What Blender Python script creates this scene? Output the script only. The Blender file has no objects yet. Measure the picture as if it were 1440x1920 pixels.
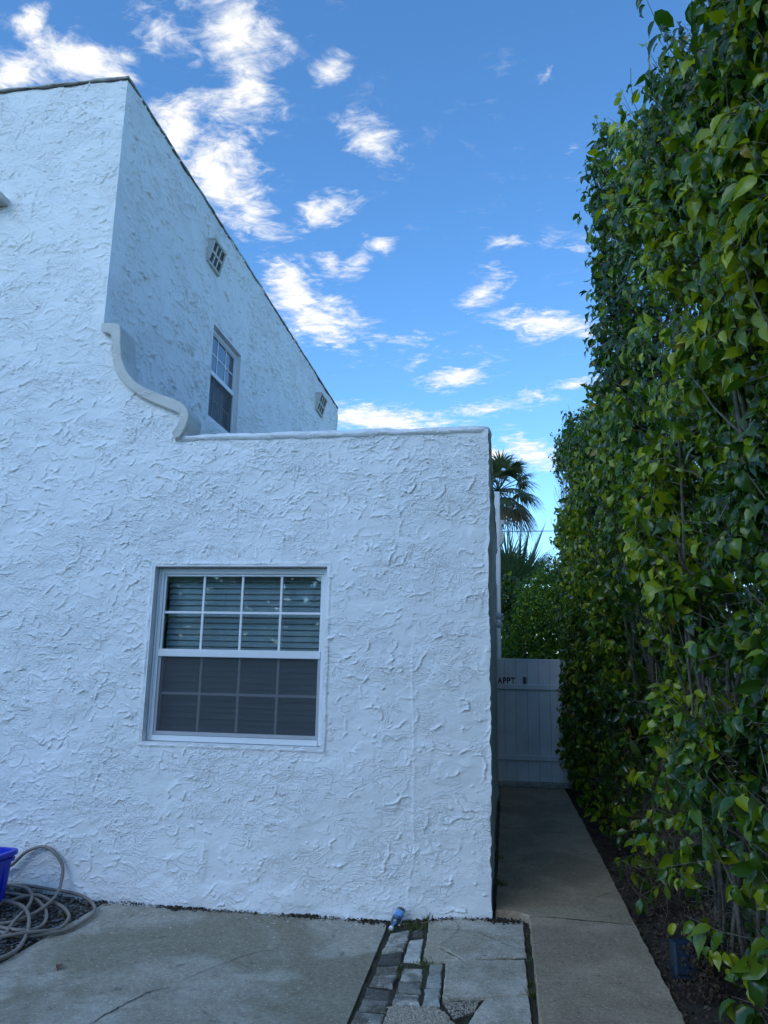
import bpy, math, random
import numpy as np
from mathutils import Vector, Matrix

random.seed(7)
RNG = np.random.default_rng(11)
SC = bpy.context.scene
COL = SC.collection

# ------------------------------------------------------------------ camera
H_EYE = 1.6
cam_d = bpy.data.cameras.new('camera')
cam = bpy.data.objects.new('camera', cam_d)
COL.objects.link(cam)
CAM_R = Vector((0.98836033, 0.15077314, 0.02028096))
CAM_U = Vector((0.01024744, -0.19899061, 0.97994782))
CAM_W = Vector((-0.15178553, 0.96833372, 0.19821946))
cam.matrix_world = Matrix(((CAM_R.x, CAM_U.x, -CAM_W.x, 0), (CAM_R.y, CAM_U.y, -CAM_W.y, 0),
                           (CAM_R.z, CAM_U.z, -CAM_W.z, H_EYE), (0, 0, 0, 1)))
cam_d.sensor_fit = 'VERTICAL'
cam_d.sensor_height = 36.0
cam_d.lens = 36.0 * 1441.7 / 1920.0
cam_d.clip_start = 0.02
cam_d.clip_end = 3000
SC.camera = cam

# ------------------------------------------------------------------ sky, sun, exposure
SUN_EL = math.radians(35)
SUN_DIR = Vector((-0.50, -0.86, 0)).normalized() * math.cos(SUN_EL) + Vector((0, 0, math.sin(SUN_EL)))
SKY_STRENGTH = 0.13
EXPOSURE = 1.14

SC.view_settings.view_transform = 'Standard'
SC.view_settings.look = 'None'
SC.view_settings.exposure = EXPOSURE
SC.view_settings.gamma = 1.0
SC.view_settings.use_curve_mapping = False
SC.cycles.max_bounces = 8
SC.cycles.diffuse_bounces = 3
SC.cycles.transparent_max_bounces = 16
SC.cycles.caustics_reflective = False
SC.cycles.caustics_refractive = False
SC.cycles.use_denoising = True
SC.cycles.use_adaptive_sampling = True
SC.cycles.adaptive_threshold = 0.025

world = bpy.data.worlds.new('World')
SC.world = world
world.use_nodes = True


def build_world():
    nt = world.node_tree
    N, L = nt.nodes, nt.links
    N.clear()
    out = N.new('ShaderNodeOutputWorld')
    bg = N.new('ShaderNodeBackground')
    bg.inputs['Strength'].default_value = SKY_STRENGTH
    L.new(bg.outputs[0], out.inputs[0])
    sky = N.new('ShaderNodeTexSky')
    sky.sky_type = 'NISHITA'
    sky.sun_disc = False
    sky.sun_elevation = SUN_EL
    sky.sun_rotation = math.atan2(SUN_DIR.x, SUN_DIR.y)
    sky.altitude = 0
    sky.air_density = 1.0
    sky.dust_density = 0.25
    sky.ozone_density = 2.2
    tc = N.new('ShaderNodeTexCoord')
    sep = N.new('ShaderNodeSeparateXYZ')
    L.new(tc.outputs['Generated'], sep.inputs[0])

    def math_n(op, a, b=None, c=None, clamp=False):
        n = N.new('ShaderNodeMath')
        n.operation = op
        n.use_clamp = clamp
        for i, v in enumerate((a, b, c)):
            if v is None:
                continue
            if isinstance(v, (int, float)):
                n.inputs[i].default_value = v
            else:
                L.new(v, n.inputs[i])
        return n.outputs[0]
    az = math_n('ARCTAN2', sep.outputs[0], sep.outputs[1])
    el = math_n('ARCSINE', sep.outputs[2])
    comb = N.new('ShaderNodeCombineXYZ')
    L.new(az, comb.inputs[0])
    L.new(el, comb.inputs[1])
    # noise lives on a flat cloud deck
    zc = math_n('MAXIMUM', sep.outputs[2], 0.04)
    px = math_n('DIVIDE', sep.outputs[0], zc)
    py = math_n('DIVIDE', sep.outputs[1], zc)
    pc = N.new('ShaderNodeCombineXYZ')
    L.new(px, pc.inputs[0])
    L.new(py, pc.inputs[1])

    def noise(vec, scale, detail, rough, dist, rot=0.0, stretch=1.0):
        mp = N.new('ShaderNodeMapping')
        mp.inputs['Rotation'].default_value = (0, 0, rot)
        mp.inputs['Scale'].default_value = (scale * stretch, scale, scale)
        L.new(vec, mp.inputs[0])
        n = N.new('ShaderNodeTexNoise')
        n.inputs['Scale'].default_value = 1.0
        n.inputs['Detail'].default_value = detail
        n.inputs['Roughness'].default_value = rough
        n.inputs['Distortion'].default_value = dist
        L.new(mp.outputs[0], n.inputs['Vector'])
        return n.outputs['Fac']
    n1 = noise(pc.outputs[0], 8.5, 7, 0.64, 0.7, 0.5, 0.85)
    n2 = noise(pc.outputs[0], 28.0, 4, 0.66, 0.9, 0.9, 0.65)
    nbig = noise(pc.outputs[0], 0.8, 2, 0.5, 0.3)
    CL = [(-0.6697, 0.6467, 0.0449, 0.0225, 0.269, 1), (-0.5956, 0.6757, 0.0644, 0.0234, 0.094, 1), (-0.6586, 0.695, 0.0286, 0.0124, 0.652, 0.8), (-0.5041, 0.7272, 0.0504, 0.023, -0.198, 0.75), (-0.393, 0.7454, 0.0755, 0.057, -0.748, 1), (-0.3651, 0.6977, 0.0506, 0.043, -0.785, 1), (-0.3931, 0.6701, 0.061, 0.0189, 0.117, 0.9), (-0.249, 0.7186, 0.0323, 0.0146, 0.285, 0.85), (-0.1824, 0.6466, 0.059, 0.0238, -0.382, 0.9), (-0.4627, 0.6268, 0.0369, 0.0468, -0.608, 1), (-0.4006, 0.5907, 0.0722, 0.0504, -0.57, 1), (-0.3538, 0.5609, 0.0564, 0.0259, -0.347, 0.85), (-0.2525, 0.5694, 0.0518, 0.0202, 0.397, 0.95), (-0.1672, 0.5345, 0.0341, 0.0125, -0.128, 0.9), (-0.2021, 0.5103, 0.0309, 0.0131, 0.399, 0.85), (-0.2397, 0.5086, 0.0253, 0.0164, -0.567, 0.75), (-0.2848, 0.4678, 0.0552, 0.0348, -0.664, 0.95), (-0.2501, 0.4408, 0.0702, 0.0317, -0.113, 1), (-0.0199, 0.4829, 0.041, 0.0221, 0.585, 0.8), (0.0698, 0.4308, 0.0768, 0.0193, -0.162, 0.9), (-0.0569, 0.3728, 0.054, 0.0148, 0.105, 0.9), (-0.1141, 0.3932, 0.0211, 0.0112, 0.654, 0.7), (0.099, 0.3573, 0.0394, 0.0092, 0.012, 0.9), (-0.0066, 0.3368, 0.0978, 0.0122, 0.123, 0.75), (-0.158, 0.3169, 0.1083, 0.0206, -0.078, 1), (0.0417, 0.2759, 0.0481, 0.0203, -0.379, 0.95), (-0.0107, 0.2745, 0.0252, 0.0151, -0.53, 0.8), (0.0711, 0.7071, 0.0195, 0.0097, 0.598, 0.55), (0.1054, 0.6279, 0.0353, 0.0171, 0.463, 0.5), (0.0361, 0.5317, 0.0583, 0.0086, -0.08, 0.55), (0.1083, 0.5196, 0.0418, 0.0099, 0.042, 0.55), (-0.1752, 0.4176, 0.1474, 0.0199, -0.079, 0.45)]

    def blob(a, e, ra, re, rot, grow):
        mp = N.new('ShaderNodeMapping')
        mp.vector_type = 'TEXTURE'
        mp.inputs['Location'].default_value = (a, e, 0)
        mp.inputs['Rotation'].default_value = (0, 0, rot)
        mp.inputs['Scale'].default_value = (ra * grow, re * grow, 1)
        L.new(comb.outputs[0], mp.inputs[0])
        g = N.new('ShaderNodeTexGradient')
        g.gradient_type = 'SPHERICAL'
        L.new(mp.outputs[0], g.inputs[0])
        return g.outputs['Fac']
    f = None
    for a, e, ra, re, rot, w in CL:
        g = math_n('MULTIPLY', blob(a, e, ra, re, rot, 1.62), w)
        f = g if f is None else math_n('SMOOTH_MAX', f, g, 0.12)
    # scattered cloud over the rest of the sky, the same kind as in view
    inview = blob(-0.15, 0.50, 0.75, 0.45, 0, 1.0)
    outside = math_n('SUBTRACT', 1.0, math_n('MULTIPLY', inview, 4.0, clamp=True))
    gen = math_n('MULTIPLY', math_n('MULTIPLY', math_n('SUBTRACT', nbig, 0.50), 4.0, clamp=True), outside)
    f = math_n('MAXIMUM', f, gen)
    br = math_n('ADD', math_n('MULTIPLY', math_n('SUBTRACT', n1, 0.5), 2.7), math_n('MULTIPLY', math_n('SUBTRACT', n2, 0.5), 1.5))
    br = math_n('MULTIPLY', br, math_n('SUBTRACT', 1.0, math_n('MULTIPLY', f, 0.34)))
    dens = math_n('ADD', math_n('MULTIPLY', f, 1.25), br)
    mr = N.new('ShaderNodeMapRange')
    mr.interpolation_type = 'SMOOTHSTEP'
    mr.inputs['From Min'].default_value = 0.30
    mr.inputs['From Max'].default_value = 1.25
    L.new(dens, mr.inputs['Value'])
    gate = N.new('ShaderNodeMapRange')
    gate.inputs['From Min'].default_value = 0.02
    gate.inputs['From Max'].default_value = 0.30
    L.new(f, gate.inputs['Value'])
    alpha = math_n('MULTIPLY', mr.outputs[0], gate.outputs[0], clamp=True)
    alpha = math_n('MULTIPLY', alpha, math_n('MULTIPLY', sep.outputs[2], 25.0, clamp=True))
    mix = N.new('ShaderNodeMix')
    mix.data_type = 'RGBA'
    L.new(alpha, mix.inputs['Factor'])
    hs = N.new('ShaderNodeHueSaturation')
    hs.inputs['Saturation'].default_value = SKY_SAT
    hs.inputs['Value'].default_value = SKY_VAL
    L.new(sky.outputs[0], hs.inputs['Color'])
    tn = N.new('ShaderNodeMix')
    tn.data_type = 'RGBA'
    tn.blend_type = 'MULTIPLY'
    tn.inputs['Factor'].default_value = 1.0
    hz = N.new('ShaderNodeMapRange')
    hz.interpolation_type = 'SMOOTHSTEP'
    hz.inputs['From Min'].default_value = 0.02
    hz.inputs['From Max'].default_value = 0.58
    L.new(sep.outputs[2], hz.inputs['Value'])
    tm = N.new('ShaderNodeMix')
    tm.data_type = 'RGBA'
    tm.inputs['A'].default_value = (*HAZE_TINT, 1)
    tm.inputs['B'].default_value = (*SKY_TINT, 1)
    L.new(hz.outputs[0], tm.inputs['Factor'])
    L.new(tm.outputs['Result'], tn.inputs['B'])
    L.new(hs.outputs[0], tn.inputs['A'])
    L.new(tn.outputs['Result'], mix.inputs['A'])
    cr = N.new('ShaderNodeValToRGB')
    n3 = noise(pc.outputs[0], 7.0, 2, 0.5, 0.4)
    shade = math_n('MULTIPLY', alpha, math_n('ADD', math_n('MULTIPLY', n3, 0.9), 0.5), clamp=True)
    cr.color_ramp.elements[0].position = 0.40
    cr.color_ramp.elements[0].color = (0.84, 0.87, 0.92, 1)
    cr.color_ramp.elements[1].position = 1.0
    cr.color_ramp.elements[1].color = (1.0, 0.985, 0.93, 1)
    L.new(shade, cr.inputs[0])
    sc = N.new('ShaderNodeVectorMath')
    sc.operation = 'SCALE'
    L.new(cr.outputs[0], sc.inputs[0])
    sc.inputs['Scale'].default_value = CLOUD_RAD
    L.new(sc.outputs[0], mix.inputs['B'])
    L.new(mix.outputs['Result'], bg.inputs['Color'])


SKY_SAT = 1.02
SKY_VAL = 1.0
SKY_TINT = (0.45, 0.755, 0.96)
HAZE_TINT = (0.57, 0.81, 1.03)
CLOUD_RAD = 4.0
build_world()

sun_d = bpy.data.lights.new('sun', 'SUN')
sun_d.energy = 0.25
sun_d.angle = math.radians(35)      # sun veiled by cloud behind the camera: soft light, no hard shadows
sun_d.color = (1.0, 0.99, 0.97)
sun = bpy.data.objects.new('sun', sun_d)
COL.objects.link(sun)
sun.rotation_euler = SUN_DIR.to_track_quat('Z', 'Y').to_euler()
sun.location = (-20, 20, 20)

# ------------------------------------------------------------------ helpers


def wm(o):
    m = o.matrix_basis.copy()
    if o.parent:
        m = wm(o.parent) @ o.matrix_parent_inverse @ m
    return m


def adopt(o, parent):
    if parent is not None:
        o.parent = parent
        o.matrix_parent_inverse = wm(parent).inverted()


def tag(o, label=None, cat=None, group=None, kind=None):
    if label:
        o['label'] = label
    if cat:
        o['category'] = cat
    if group:
        o['group'] = group
    if kind:
        o['kind'] = kind
    return o


def empty(name, loc, label=None, cat=None, group=None, parent=None, kind=None):
    o = bpy.data.objects.new(name, None)
    o.empty_display_size = 0.2
    COL.objects.link(o)
    o.matrix_basis = Matrix.Translation(Vector(loc))
    adopt(o, parent)
    return tag(o, label, cat, group, kind)


def link_mesh(name, me, mat, parent=None, smooth=False):
    if mat is not None and len(me.materials) == 0:
        me.materials.append(mat)
    if smooth:
        me.polygons.foreach_set('use_smooth', np.ones(len(me.polygons), dtype=bool))
    o = bpy.data.objects.new(name, me)
    COL.objects.link(o)
    adopt(o, parent)
    return o


def np_mesh(name, V, F):
    V = np.ascontiguousarray(V, dtype=np.float32)
    F = np.ascontiguousarray(F, dtype=np.int32)
    n, k = F.shape
    me = bpy.data.meshes.new(name)
    me.vertices.add(len(V))
    me.vertices.foreach_set('co', V.ravel())
    me.loops.add(n * k)
    me.loops.foreach_set('vertex_index', F.ravel())
    me.polygons.add(n)
    me.polygons.foreach_set('loop_start', np.arange(0, n * k, k, dtype=np.int32))
    me.polygons.foreach_set('loop_total', np.full(n, k, dtype=np.int32))
    me.update(calc_edges=True)
    return me


class MB:
    def __init__(self):
        self.v, self.f = [], []

    def add(self, vs, fs):
        b = len(self.v)
        self.v += [tuple(p) for p in vs]
        self.f += [tuple(i + b for i in q) for q in fs]
        return self

    def box(self, x0, x1, y0, y1, z0, z1, m=None):
        vs = [Vector((x, y, z)) for z in (z0, z1) for y in (y0, y1) for x in (x0, x1)]
        if m is not None:
            vs = [m @ p for p in vs]
        return self.add(vs, [(0, 2, 3, 1), (4, 5, 7, 6), (0, 1, 5, 4), (2, 6, 7, 3), (0, 4, 6, 2), (1, 3, 7, 5)])

    def bbox(self, x0, x1, y0, y1, z0, z1, b, m=None):
        """box with chamfered edges"""
        vs, fs = [], []
        xs, ys, zs = (x0, x1), (y0, y1), (z0, z1)
        idx = {}
        for i in (0, 1):
            for j in (0, 1):
                for k in (0, 1):
                    sx, sy, sz = (1 if i == 0 else -1), (1 if j == 0 else -1), (1 if k == 0 else -1)
                    for a in range(3):
                        p = [xs[i] + sx * b, ys[j] + sy * b, zs[k] + sz * b]
                        p[a] = (xs[i], ys[j], zs[k])[a]
                        idx[(i, j, k, a)] = len(vs)
                        vs.append(Vector(p))
        I = lambda i, j, k, a: idx[(i, j, k, a)]
        fs += [(I(0, 0, 0, 0), I(0, 0, 1, 0), I(0, 1, 1, 0), I(0, 1, 0, 0)), (I(1, 0, 0, 0), I(1, 1, 0, 0), I(1, 1, 1, 0), I(1, 0, 1, 0)),
               (I(0, 0, 0, 1), I(1, 0, 0, 1), I(1, 0, 1, 1), I(0, 0, 1, 1)), (I(0, 1, 0, 1), I(0, 1, 1, 1), I(1, 1, 1, 1), I(1, 1, 0, 1)),
               (I(0, 0, 0, 2), I(0, 1, 0, 2), I(1, 1, 0, 2), I(1, 0, 0, 2)), (I(0, 0, 1, 2), I(1, 0, 1, 2), I(1, 1, 1, 2), I(0, 1, 1, 2))]
        for i in (0, 1):
            for j in (0, 1):
                fs.append((I(i, j, 0, 0), I(i, j, 1, 0), I(i, j, 1, 1), I(i, j, 0, 1)))
                fs.append((I(i, 0, j, 0), I(i, 1, j, 0), I(i, 1, j, 2), I(i, 0, j, 2)))
                fs.append((I(0, i, j, 1), I(1, i, j, 1), I(1, i, j, 2), I(0, i, j, 2)))
                for k in (0, 1):
                    fs.append((I(i, j, k, 0), I(i, j, k, 1), I(i, j, k, 2)))
        if m is not None:
            vs = [m @ p for p in vs]
        return self.add(vs, fs)

    def tube(self, pts, radii, n=6, cap=True):
        pts = [Vector(p) for p in pts]
        if not hasattr(radii, '__len__'):
            radii = [radii] * len(pts)
        t0 = (pts[1] - pts[0]).normalized()
        ref = Vector((0, 0, 1)) if abs(t0.z) < 0.9 else Vector((1, 0, 0))
        u = t0.cross(ref).normalized()
        vs, fs = [], []
        for i, p in enumerate(pts):
            t = (pts[min(i + 1, len(pts) - 1)] - pts[max(i - 1, 0)]).normalized()
            u = (u - t * u.dot(t)).normalized()
            w = t.cross(u)
            for k in range(n):
                a = 2 * math.pi * k / n
                vs.append(p + (u * math.cos(a) + w * math.sin(a)) * radii[i])
        for i in range(len(pts) - 1):
            for k in range(n):
                a, b = i * n + k, i * n + (k + 1) % n
                fs.append((a, b, b + n, a + n))
        if cap:
            fs.append(tuple(range(n - 1, -1, -1)))
            fs.append(tuple((len(pts) - 1) * n + k for k in range(n)))
        return self.add(vs, fs)

    def lathe(self, prof, n=16, m=None):
        """prof: list of (radius, height) round z"""
        vs, fs = [], []
        for r, h in prof:
            for k in range(n):
                a = 2 * math.pi * k / n
                vs.append(Vector((r * math.cos(a), r * math.sin(a), h)))
        for i in range(len(prof) - 1):
            for k in range(n):
                a, b = i * n + k, i * n + (k + 1) % n
                fs.append((a, b, b + n, a + n))
        fs.append(tuple(range(n - 1, -1, -1)))
        fs.append(tuple((len(prof) - 1) * n + k for k in range(n)))
        if m is not None:
            vs = [m @ p for p in vs]
        return self.add(vs, fs)

    def prism(self, poly, f0, f1):
        """poly: 2d points; f0/f1 map (a,b) to 3d for both ends"""
        n = len(poly)
        vs = [Vector(f0(*p)) for p in poly] + [Vector(f1(*p)) for p in poly]
        fs = [tuple(range(n)), tuple(range(2 * n - 1, n - 1, -1))]
        fs += [(i, (i + 1) % n + 0, (i + 1) % n + n, i + n)[::-1] for i in range(n)]
        return self.add(vs, fs)

    def mesh(self, name):
        me = bpy.data.meshes.new(name)
        me.from_pydata(self.v, [], self.f)
        me.update()
        return me

    def build(self, name, mat, parent=None, smooth=False):
        return link_mesh(name, self.mesh(name), mat, parent, smooth)


def hash2(ix, iy, seed):
    h = (ix.astype(np.int64) * 374761393 + iy.astype(np.int64) * 668265263 + seed * 1274126177) & 0xFFFFFFFF
    h = ((h ^ (h >> 13)) * 1274126177) & 0xFFFFFFFF
    h = h ^ (h >> 16)
    return (h & 0xFFFFFF) / float(0xFFFFFF)


def vnoise(x, y, seed=0):
    x = np.asarray(x, float)
    y = np.asarray(y, float)
    ix, iy = np.floor(x), np.floor(y)
    fx, fy = x - ix, y - iy
    fx = fx * fx * fx * (fx * (fx * 6 - 15) + 10)
    fy = fy * fy * fy * (fy * (fy * 6 - 15) + 10)
    a, b = hash2(ix, iy, seed), hash2(ix + 1, iy, seed)
    c, d = hash2(ix, iy + 1, seed), hash2(ix + 1, iy + 1, seed)
    return (a * (1 - fx) + b * fx) * (1 - fy) + (c * (1 - fx) + d * fx) * fy - 0.5


def fbm(x, y, seed=0, octs=4, rough=0.5):
    s, a = 0, 1.0
    for i in range(octs):
        s = s + a * vnoise(x * 2 ** i, y * 2 ** i, seed + i * 17)
        a *= rough
    return s


# ------------------------------------------------------------------ materials
def new_mat(name):
    m = bpy.data.materials.new(name)
    m.use_nodes = True
    nt = m.node_tree
    bsdf = nt.nodes['Principled BSDF']
    return m, nt, nt.nodes, nt.links, bsdf


def nz(N, L, scale, detail=4, rough=0.5, dist=0.0, vec=None, stretch=None):
    n = N.new('ShaderNodeTexNoise')
    n.inputs['Scale'].default_value = scale
    n.inputs['Detail'].default_value = detail
    n.inputs['Roughness'].default_value = rough
    n.inputs['Distortion'].default_value = dist
    if vec is not None:
        if stretch:
            mp = N.new('ShaderNodeMapping')
            mp.inputs['Scale'].default_value = stretch
            L.new(vec, mp.inputs[0])
            vec = mp.outputs[0]
        L.new(vec, n.inputs['Vector'])
    return n


def ramp(N, L, src, stops):
    r = N.new('ShaderNodeValToRGB')
    e = r.color_ramp.elements
    e[0].position, e[0].color = stops[0][0], (*stops[0][1], 1)
    e[1].position, e[1].color = stops[-1][0], (*stops[-1][1], 1)
    for p, c in stops[1:-1]:
        k = e.new(p)
        k.color = (*c, 1)
    L.new(src, r.inputs[0])
    return r.outputs[0]


def mixc(N, L, fac, a, b, blend='MIX'):
    m = N.new('ShaderNodeMix')
    m.data_type = 'RGBA'
    m.blend_type = blend
    for s, v in (('Factor', fac), ('A', a), ('B', b)):
        if isinstance(v, (int, float)):
            m.inputs[s].default_value = v
        elif isinstance(v, tuple):
            m.inputs[s].default_value = (*v, 1)
        else:
            L.new(v, m.inputs[s])
    return m.outputs['Result']


def bump(N, L, bsdf, h, strength, dist):
    b = N.new('ShaderNodeBump')
    b.inputs['Strength'].default_value = strength
    b.inputs['Distance'].default_value = dist
    L.new(h, b.inputs['Height'])
    L.new(b.outputs[0], bsdf.inputs['Normal'])


def pos(N):
    return N.new('ShaderNodeNewGeometry').outputs['Position']


def simple_mat(name, col, rough=0.5, var=0.12, scale=20, spec=0.5, bumpd=0.0, metallic=0.0):
    m, nt, N, L, b = new_mat(name)
    tc = N.new('ShaderNodeTexCoord').outputs['Object']
    n = nz(N, L, scale, 5, 0.6, 0.2, tc)
    c = ramp(N, L, n.outputs['Fac'], [(0.3, tuple(v * (1 - var) for v in col)), (0.7, tuple(min(1, v * (1 + var)) for v in col))])
    L.new(c, b.inputs['Base Color'])
    b.inputs['Roughness'].default_value = rough
    b.inputs['Specular IOR Level'].default_value = spec
    b.inputs['Metallic'].default_value = metallic
    if bumpd:
        bump(N, L, b, n.outputs['Fac'], 0.6, bumpd)
    return m


def stucco_mat(name, base=(0.85, 0.85, 0.84), dirt=True):
    m, nt, N, L, b = new_mat(name)
    p = pos(N)
    n = nz(N, L, 2.2, 5, 0.6, 0.3, p)
    col = ramp(N, L, n.outputs['Fac'], [(0.3, tuple(v * 0.95 for v in base)), (0.7, base)])
    if dirt:
        # splash dirt and algae along the foot of the wall
        sep = N.new('ShaderNodeSeparateXYZ')
        L.new(p, sep.inputs[0])
        nd = nz(N, L, 9.0, 6, 0.7, 0.6, p)
        hgt = N.new('ShaderNodeMath')
        hgt.operation = 'MULTIPLY_ADD'
        hgt.inputs[1].default_value = -6.0
        hgt.inputs[2].default_value = 0.18
        L.new(sep.outputs[2], hgt.inputs[0])
        ad = N.new('ShaderNodeMath')
        ad.operation = 'ADD'
        L.new(hgt.outputs[0], ad.inputs[0])
        L.new(nd.outputs['Fac'], ad.inputs[1])
        fac = ramp(N, L, ad.outputs[0], [(1.00, (0, 0, 0)), (1.46, (0.85, 0.85, 0.85))])
        col = mixc(N, L, fac, col, (0.10, 0.085, 0.06))
        ns = nz(N, L, 55.0, 3, 0.6, 0.0, p)
        fs = ramp(N, L, ns.outputs['Fac'], [(0.73, (0, 0, 0)), (0.78, (0.5, 0.5, 0.5))])
        col = mixc(N, L, fs, col, (0.45, 0.43, 0.38))
    L.new(col, b.inputs['Base Color'])
    b.inputs['Roughness'].default_value = 0.55
    b.inputs['Specular IOR Level'].default_value = 0.4

    def mth(op, a, c=None, clamp=False):
        n = N.new('ShaderNodeMath')
        n.operation = op
        n.use_clamp = clamp
        for k, v in enumerate((a, c)):
            if v is None:
                continue
            if isinstance(v, (int, float)):
                n.inputs[k].default_value = v
            else:
                L.new(v, n.inputs[k])
        return n.outputs[0]

    def smooth(v, lo, hi):
        n = N.new('ShaderNodeMapRange')
        n.interpolation_type = 'SMOOTHSTEP'
        n.inputs['From Min'].default_value = lo
        n.inputs['From Max'].default_value = hi
        L.new(v, n.inputs['Value'])
        return n.outputs[0]

    def crinkle(scale, dist, width, mscale, mlo, mhi, off):
        mp = N.new('ShaderNodeMapping')
        mp.inputs['Location'].default_value = (off, off * 1.7, off * 0.6)
        mp.inputs['Scale'].default_value = (1.0, 1.0, 1.75)
        L.new(p, mp.inputs[0])
        n = nz(N, L, scale, 2.5, 0.55, dist, mp.outputs[0]).outputs['Fac']
        ridge = mth('SUBTRACT', 1.0, smooth(mth('ABSOLUTE', mth('SUBTRACT', n, 0.5)), 0.0, width))
        lap = smooth(n, 0.5 - width * 0.6, 0.5 + width * 0.6)
        mk = smooth(nz(N, L, mscale, 1, 0.6, 0.0, mp.outputs[0]).outputs['Fac'], mlo, mhi)
        return mth('MULTIPLY', mth('ADD', mth('MULTIPLY', ridge, 1.0), mth('MULTIPLY', lap, 0.25)), mk)
    big = crinkle(5.0, 1.8, 0.040, 4.0, 0.47, 0.58, 3.1)
    mid = crinkle(9.0, 1.6, 0.070, 2.2, 0.44, 0.60, 7.7)
    fine = crinkle(17.0, 1.2, 0.10, 1.8, 0.42, 0.64, 1.9)
    grain = nz(N, L, 95.0, 2, 0.65, 0.0, p).outputs['Fac']
    h = mth('ADD', mth('ADD', mth('MULTIPLY', big, 0.75), mth('MULTIPLY', mid, 0.62)), mth('ADD', mth('MULTIPLY', fine, 0.34), mth('MULTIPLY', grain, 0.16)))
    bump(N, L, b, h, 0.85, 0.0046)
    return m


def concrete_mat(name, c0, c1, stain, speck=0.5, stain_scale=1.1, stain_amt=0.6):
    m, nt, N, L, b = new_mat(name)
    p = pos(N)
    n1 = nz(N, L, 5.0, 8, 0.65, 0.5, p)
    col = ramp(N, L, n1.outputs['Fac'], [(0.3, c0), (0.7, c1)])
    n2 = nz(N, L, stain_scale, 4, 0.5, 0.9, p)
    fac = ramp(N, L, n2.outputs['Fac'], [(0.42, (0, 0, 0)), (0.58, (stain_amt,) * 3)])
    col = mixc(N, L, fac, col, stain)
    nm = nz(N, L, 34.0, 5, 0.7, 0.3, p)
    col = mixc(N, L, 0.75, col, ramp(N, L, nm.outputs['Fac'], [(0.28, (0.62, 0.62, 0.62)), (0.5, (1.0, 1.0, 1.0)), (0.74, (1.35, 1.35, 1.33))]), 'MULTIPLY')
    n3 = nz(N, L, 85.0, 3, 0.6, 0, p)
    f3 = ramp(N, L, n3.outputs['Fac'], [(0.60, (0, 0, 0)), (0.68, (speck,) * 3)])
    col = mixc(N, L, f3, col, tuple(min(1, v * 2.4) for v in c1))
    n4 = nz(N, L, 70.0, 5, 0.7, 0, p)
    f4 = ramp(N, L, n4.outputs['Fac'], [(0.33, (speck,) * 3), (0.44, (0, 0, 0))])
    col = mixc(N, L, f4, col, tuple(v * 0.35 for v in c0))
    n5 = nz(N, L, 14.0, 4, 0.6, 0.4, p)
    f5 = ramp(N, L, n5.outputs['Fac'], [(0.63, (0, 0, 0)), (0.69, (0.65, 0.65, 0.65))])
    col = mixc(N, L, f5, col, tuple(v * 0.45 for v in c0))
    if 'brick' in name:
        oi = N.new('ShaderNodeObjectInfo')
        col = mixc(N, L, 1.0, col, ramp(N, L, oi.outputs['Random'], [(0.0, (0.55, 0.54, 0.52)), (1.0, (1.25, 1.23, 1.2))]), 'MULTIPLY')
    L.new(col, b.inputs['Base Color'])
    b.inputs['Roughness'].default_value = 0.85
    b.inputs['Specular IOR Level'].default_value = 0.25
    bump(N, L, b, n4.outputs['Fac'], 0.5, 0.004)
    return m


def leaf_mat(name, trans=0.30, rough=0.22):
    m, nt, N, L, b = new_mat(name)
    at = N.new('ShaderNodeAttribute')
    at.attribute_name = 'tint'
    geo = N.new('ShaderNodeNewGeometry')
    col = mixc(N, L, geo.outputs['Backfacing'], at.outputs['Color'], mixc(N, L, 0.22, at.outputs['Color'], (0.17, 0.21, 0.06)))
    L.new(col, b.inputs['Base Color'])
    b.inputs['Roughness'].default_value = rough
    b.inputs['Specular IOR Level'].default_value = 0.5
    tr = N.new('ShaderNodeBsdfTranslucent')
    tcol = mixc(N, L, 1.0, at.outputs['Color'], (2.6, 2.4, 0.5), 'MULTIPLY')
    L.new(tcol, tr.inputs['Color'])
    ms = N.new('ShaderNodeMixShader')
    ms.inputs[0].default_value = trans
    L.new(b.outputs[0], ms.inputs[1])
    L.new(tr.outputs[0], ms.inputs[2])
    L.new(ms.outputs[0], N['Material Output'].inputs['Surface'])
    return m


def glass_mat(name, tint=(0.88, 0.94, 0.95), refl=1.0):
    m, nt, N, L, b = new_mat(name)
    N.remove(b)
    t = N.new('ShaderNodeBsdfTransparent')
    t.inputs['Color'].default_value = (*tint, 1)
    g = N.new('ShaderNodeBsdfGlossy')
    g.inputs['Roughness'].default_value = 0.02
    fr = N.new('ShaderNodeFresnel')
    fr.inputs['IOR'].default_value = 1.5
    mu = N.new('ShaderNodeMath')
    mu.operation = 'MULTIPLY'
    mu.inputs[1].default_value = 1.9 * refl
    mu.use_clamp = True
    L.new(fr.outputs[0], mu.inputs[0])
    ms = N.new('ShaderNodeMixShader')
    L.new(mu.outputs[0], ms.inputs[0])
    L.new(t.outputs[0], ms.inputs[1])
    L.new(g.outputs[0], ms.inputs[2])
    L.new(ms.outputs[0], N['Material Output'].inputs['Surface'])
    return m


def screen_mat(name):
    """insect screen: fine dark mesh that lets about half the light through"""
    m, nt, N, L, b = new_mat(name)
    b.inputs['Base Color'].default_value = (0.07, 0.078, 0.088, 1)
    b.inputs['Roughness'].default_value = 0.6
    t = N.new('ShaderNodeBsdfTransparent')
    ms = N.new('ShaderNodeMixShader')
    ms.inputs[0].default_value = 0.40
    L.new(t.outputs[0], ms.inputs[1])
    L.new(b.outputs[0], ms.inputs[2])
    L.new(ms.outputs[0], N['Material Output'].inputs['Surface'])
    return m


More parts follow.
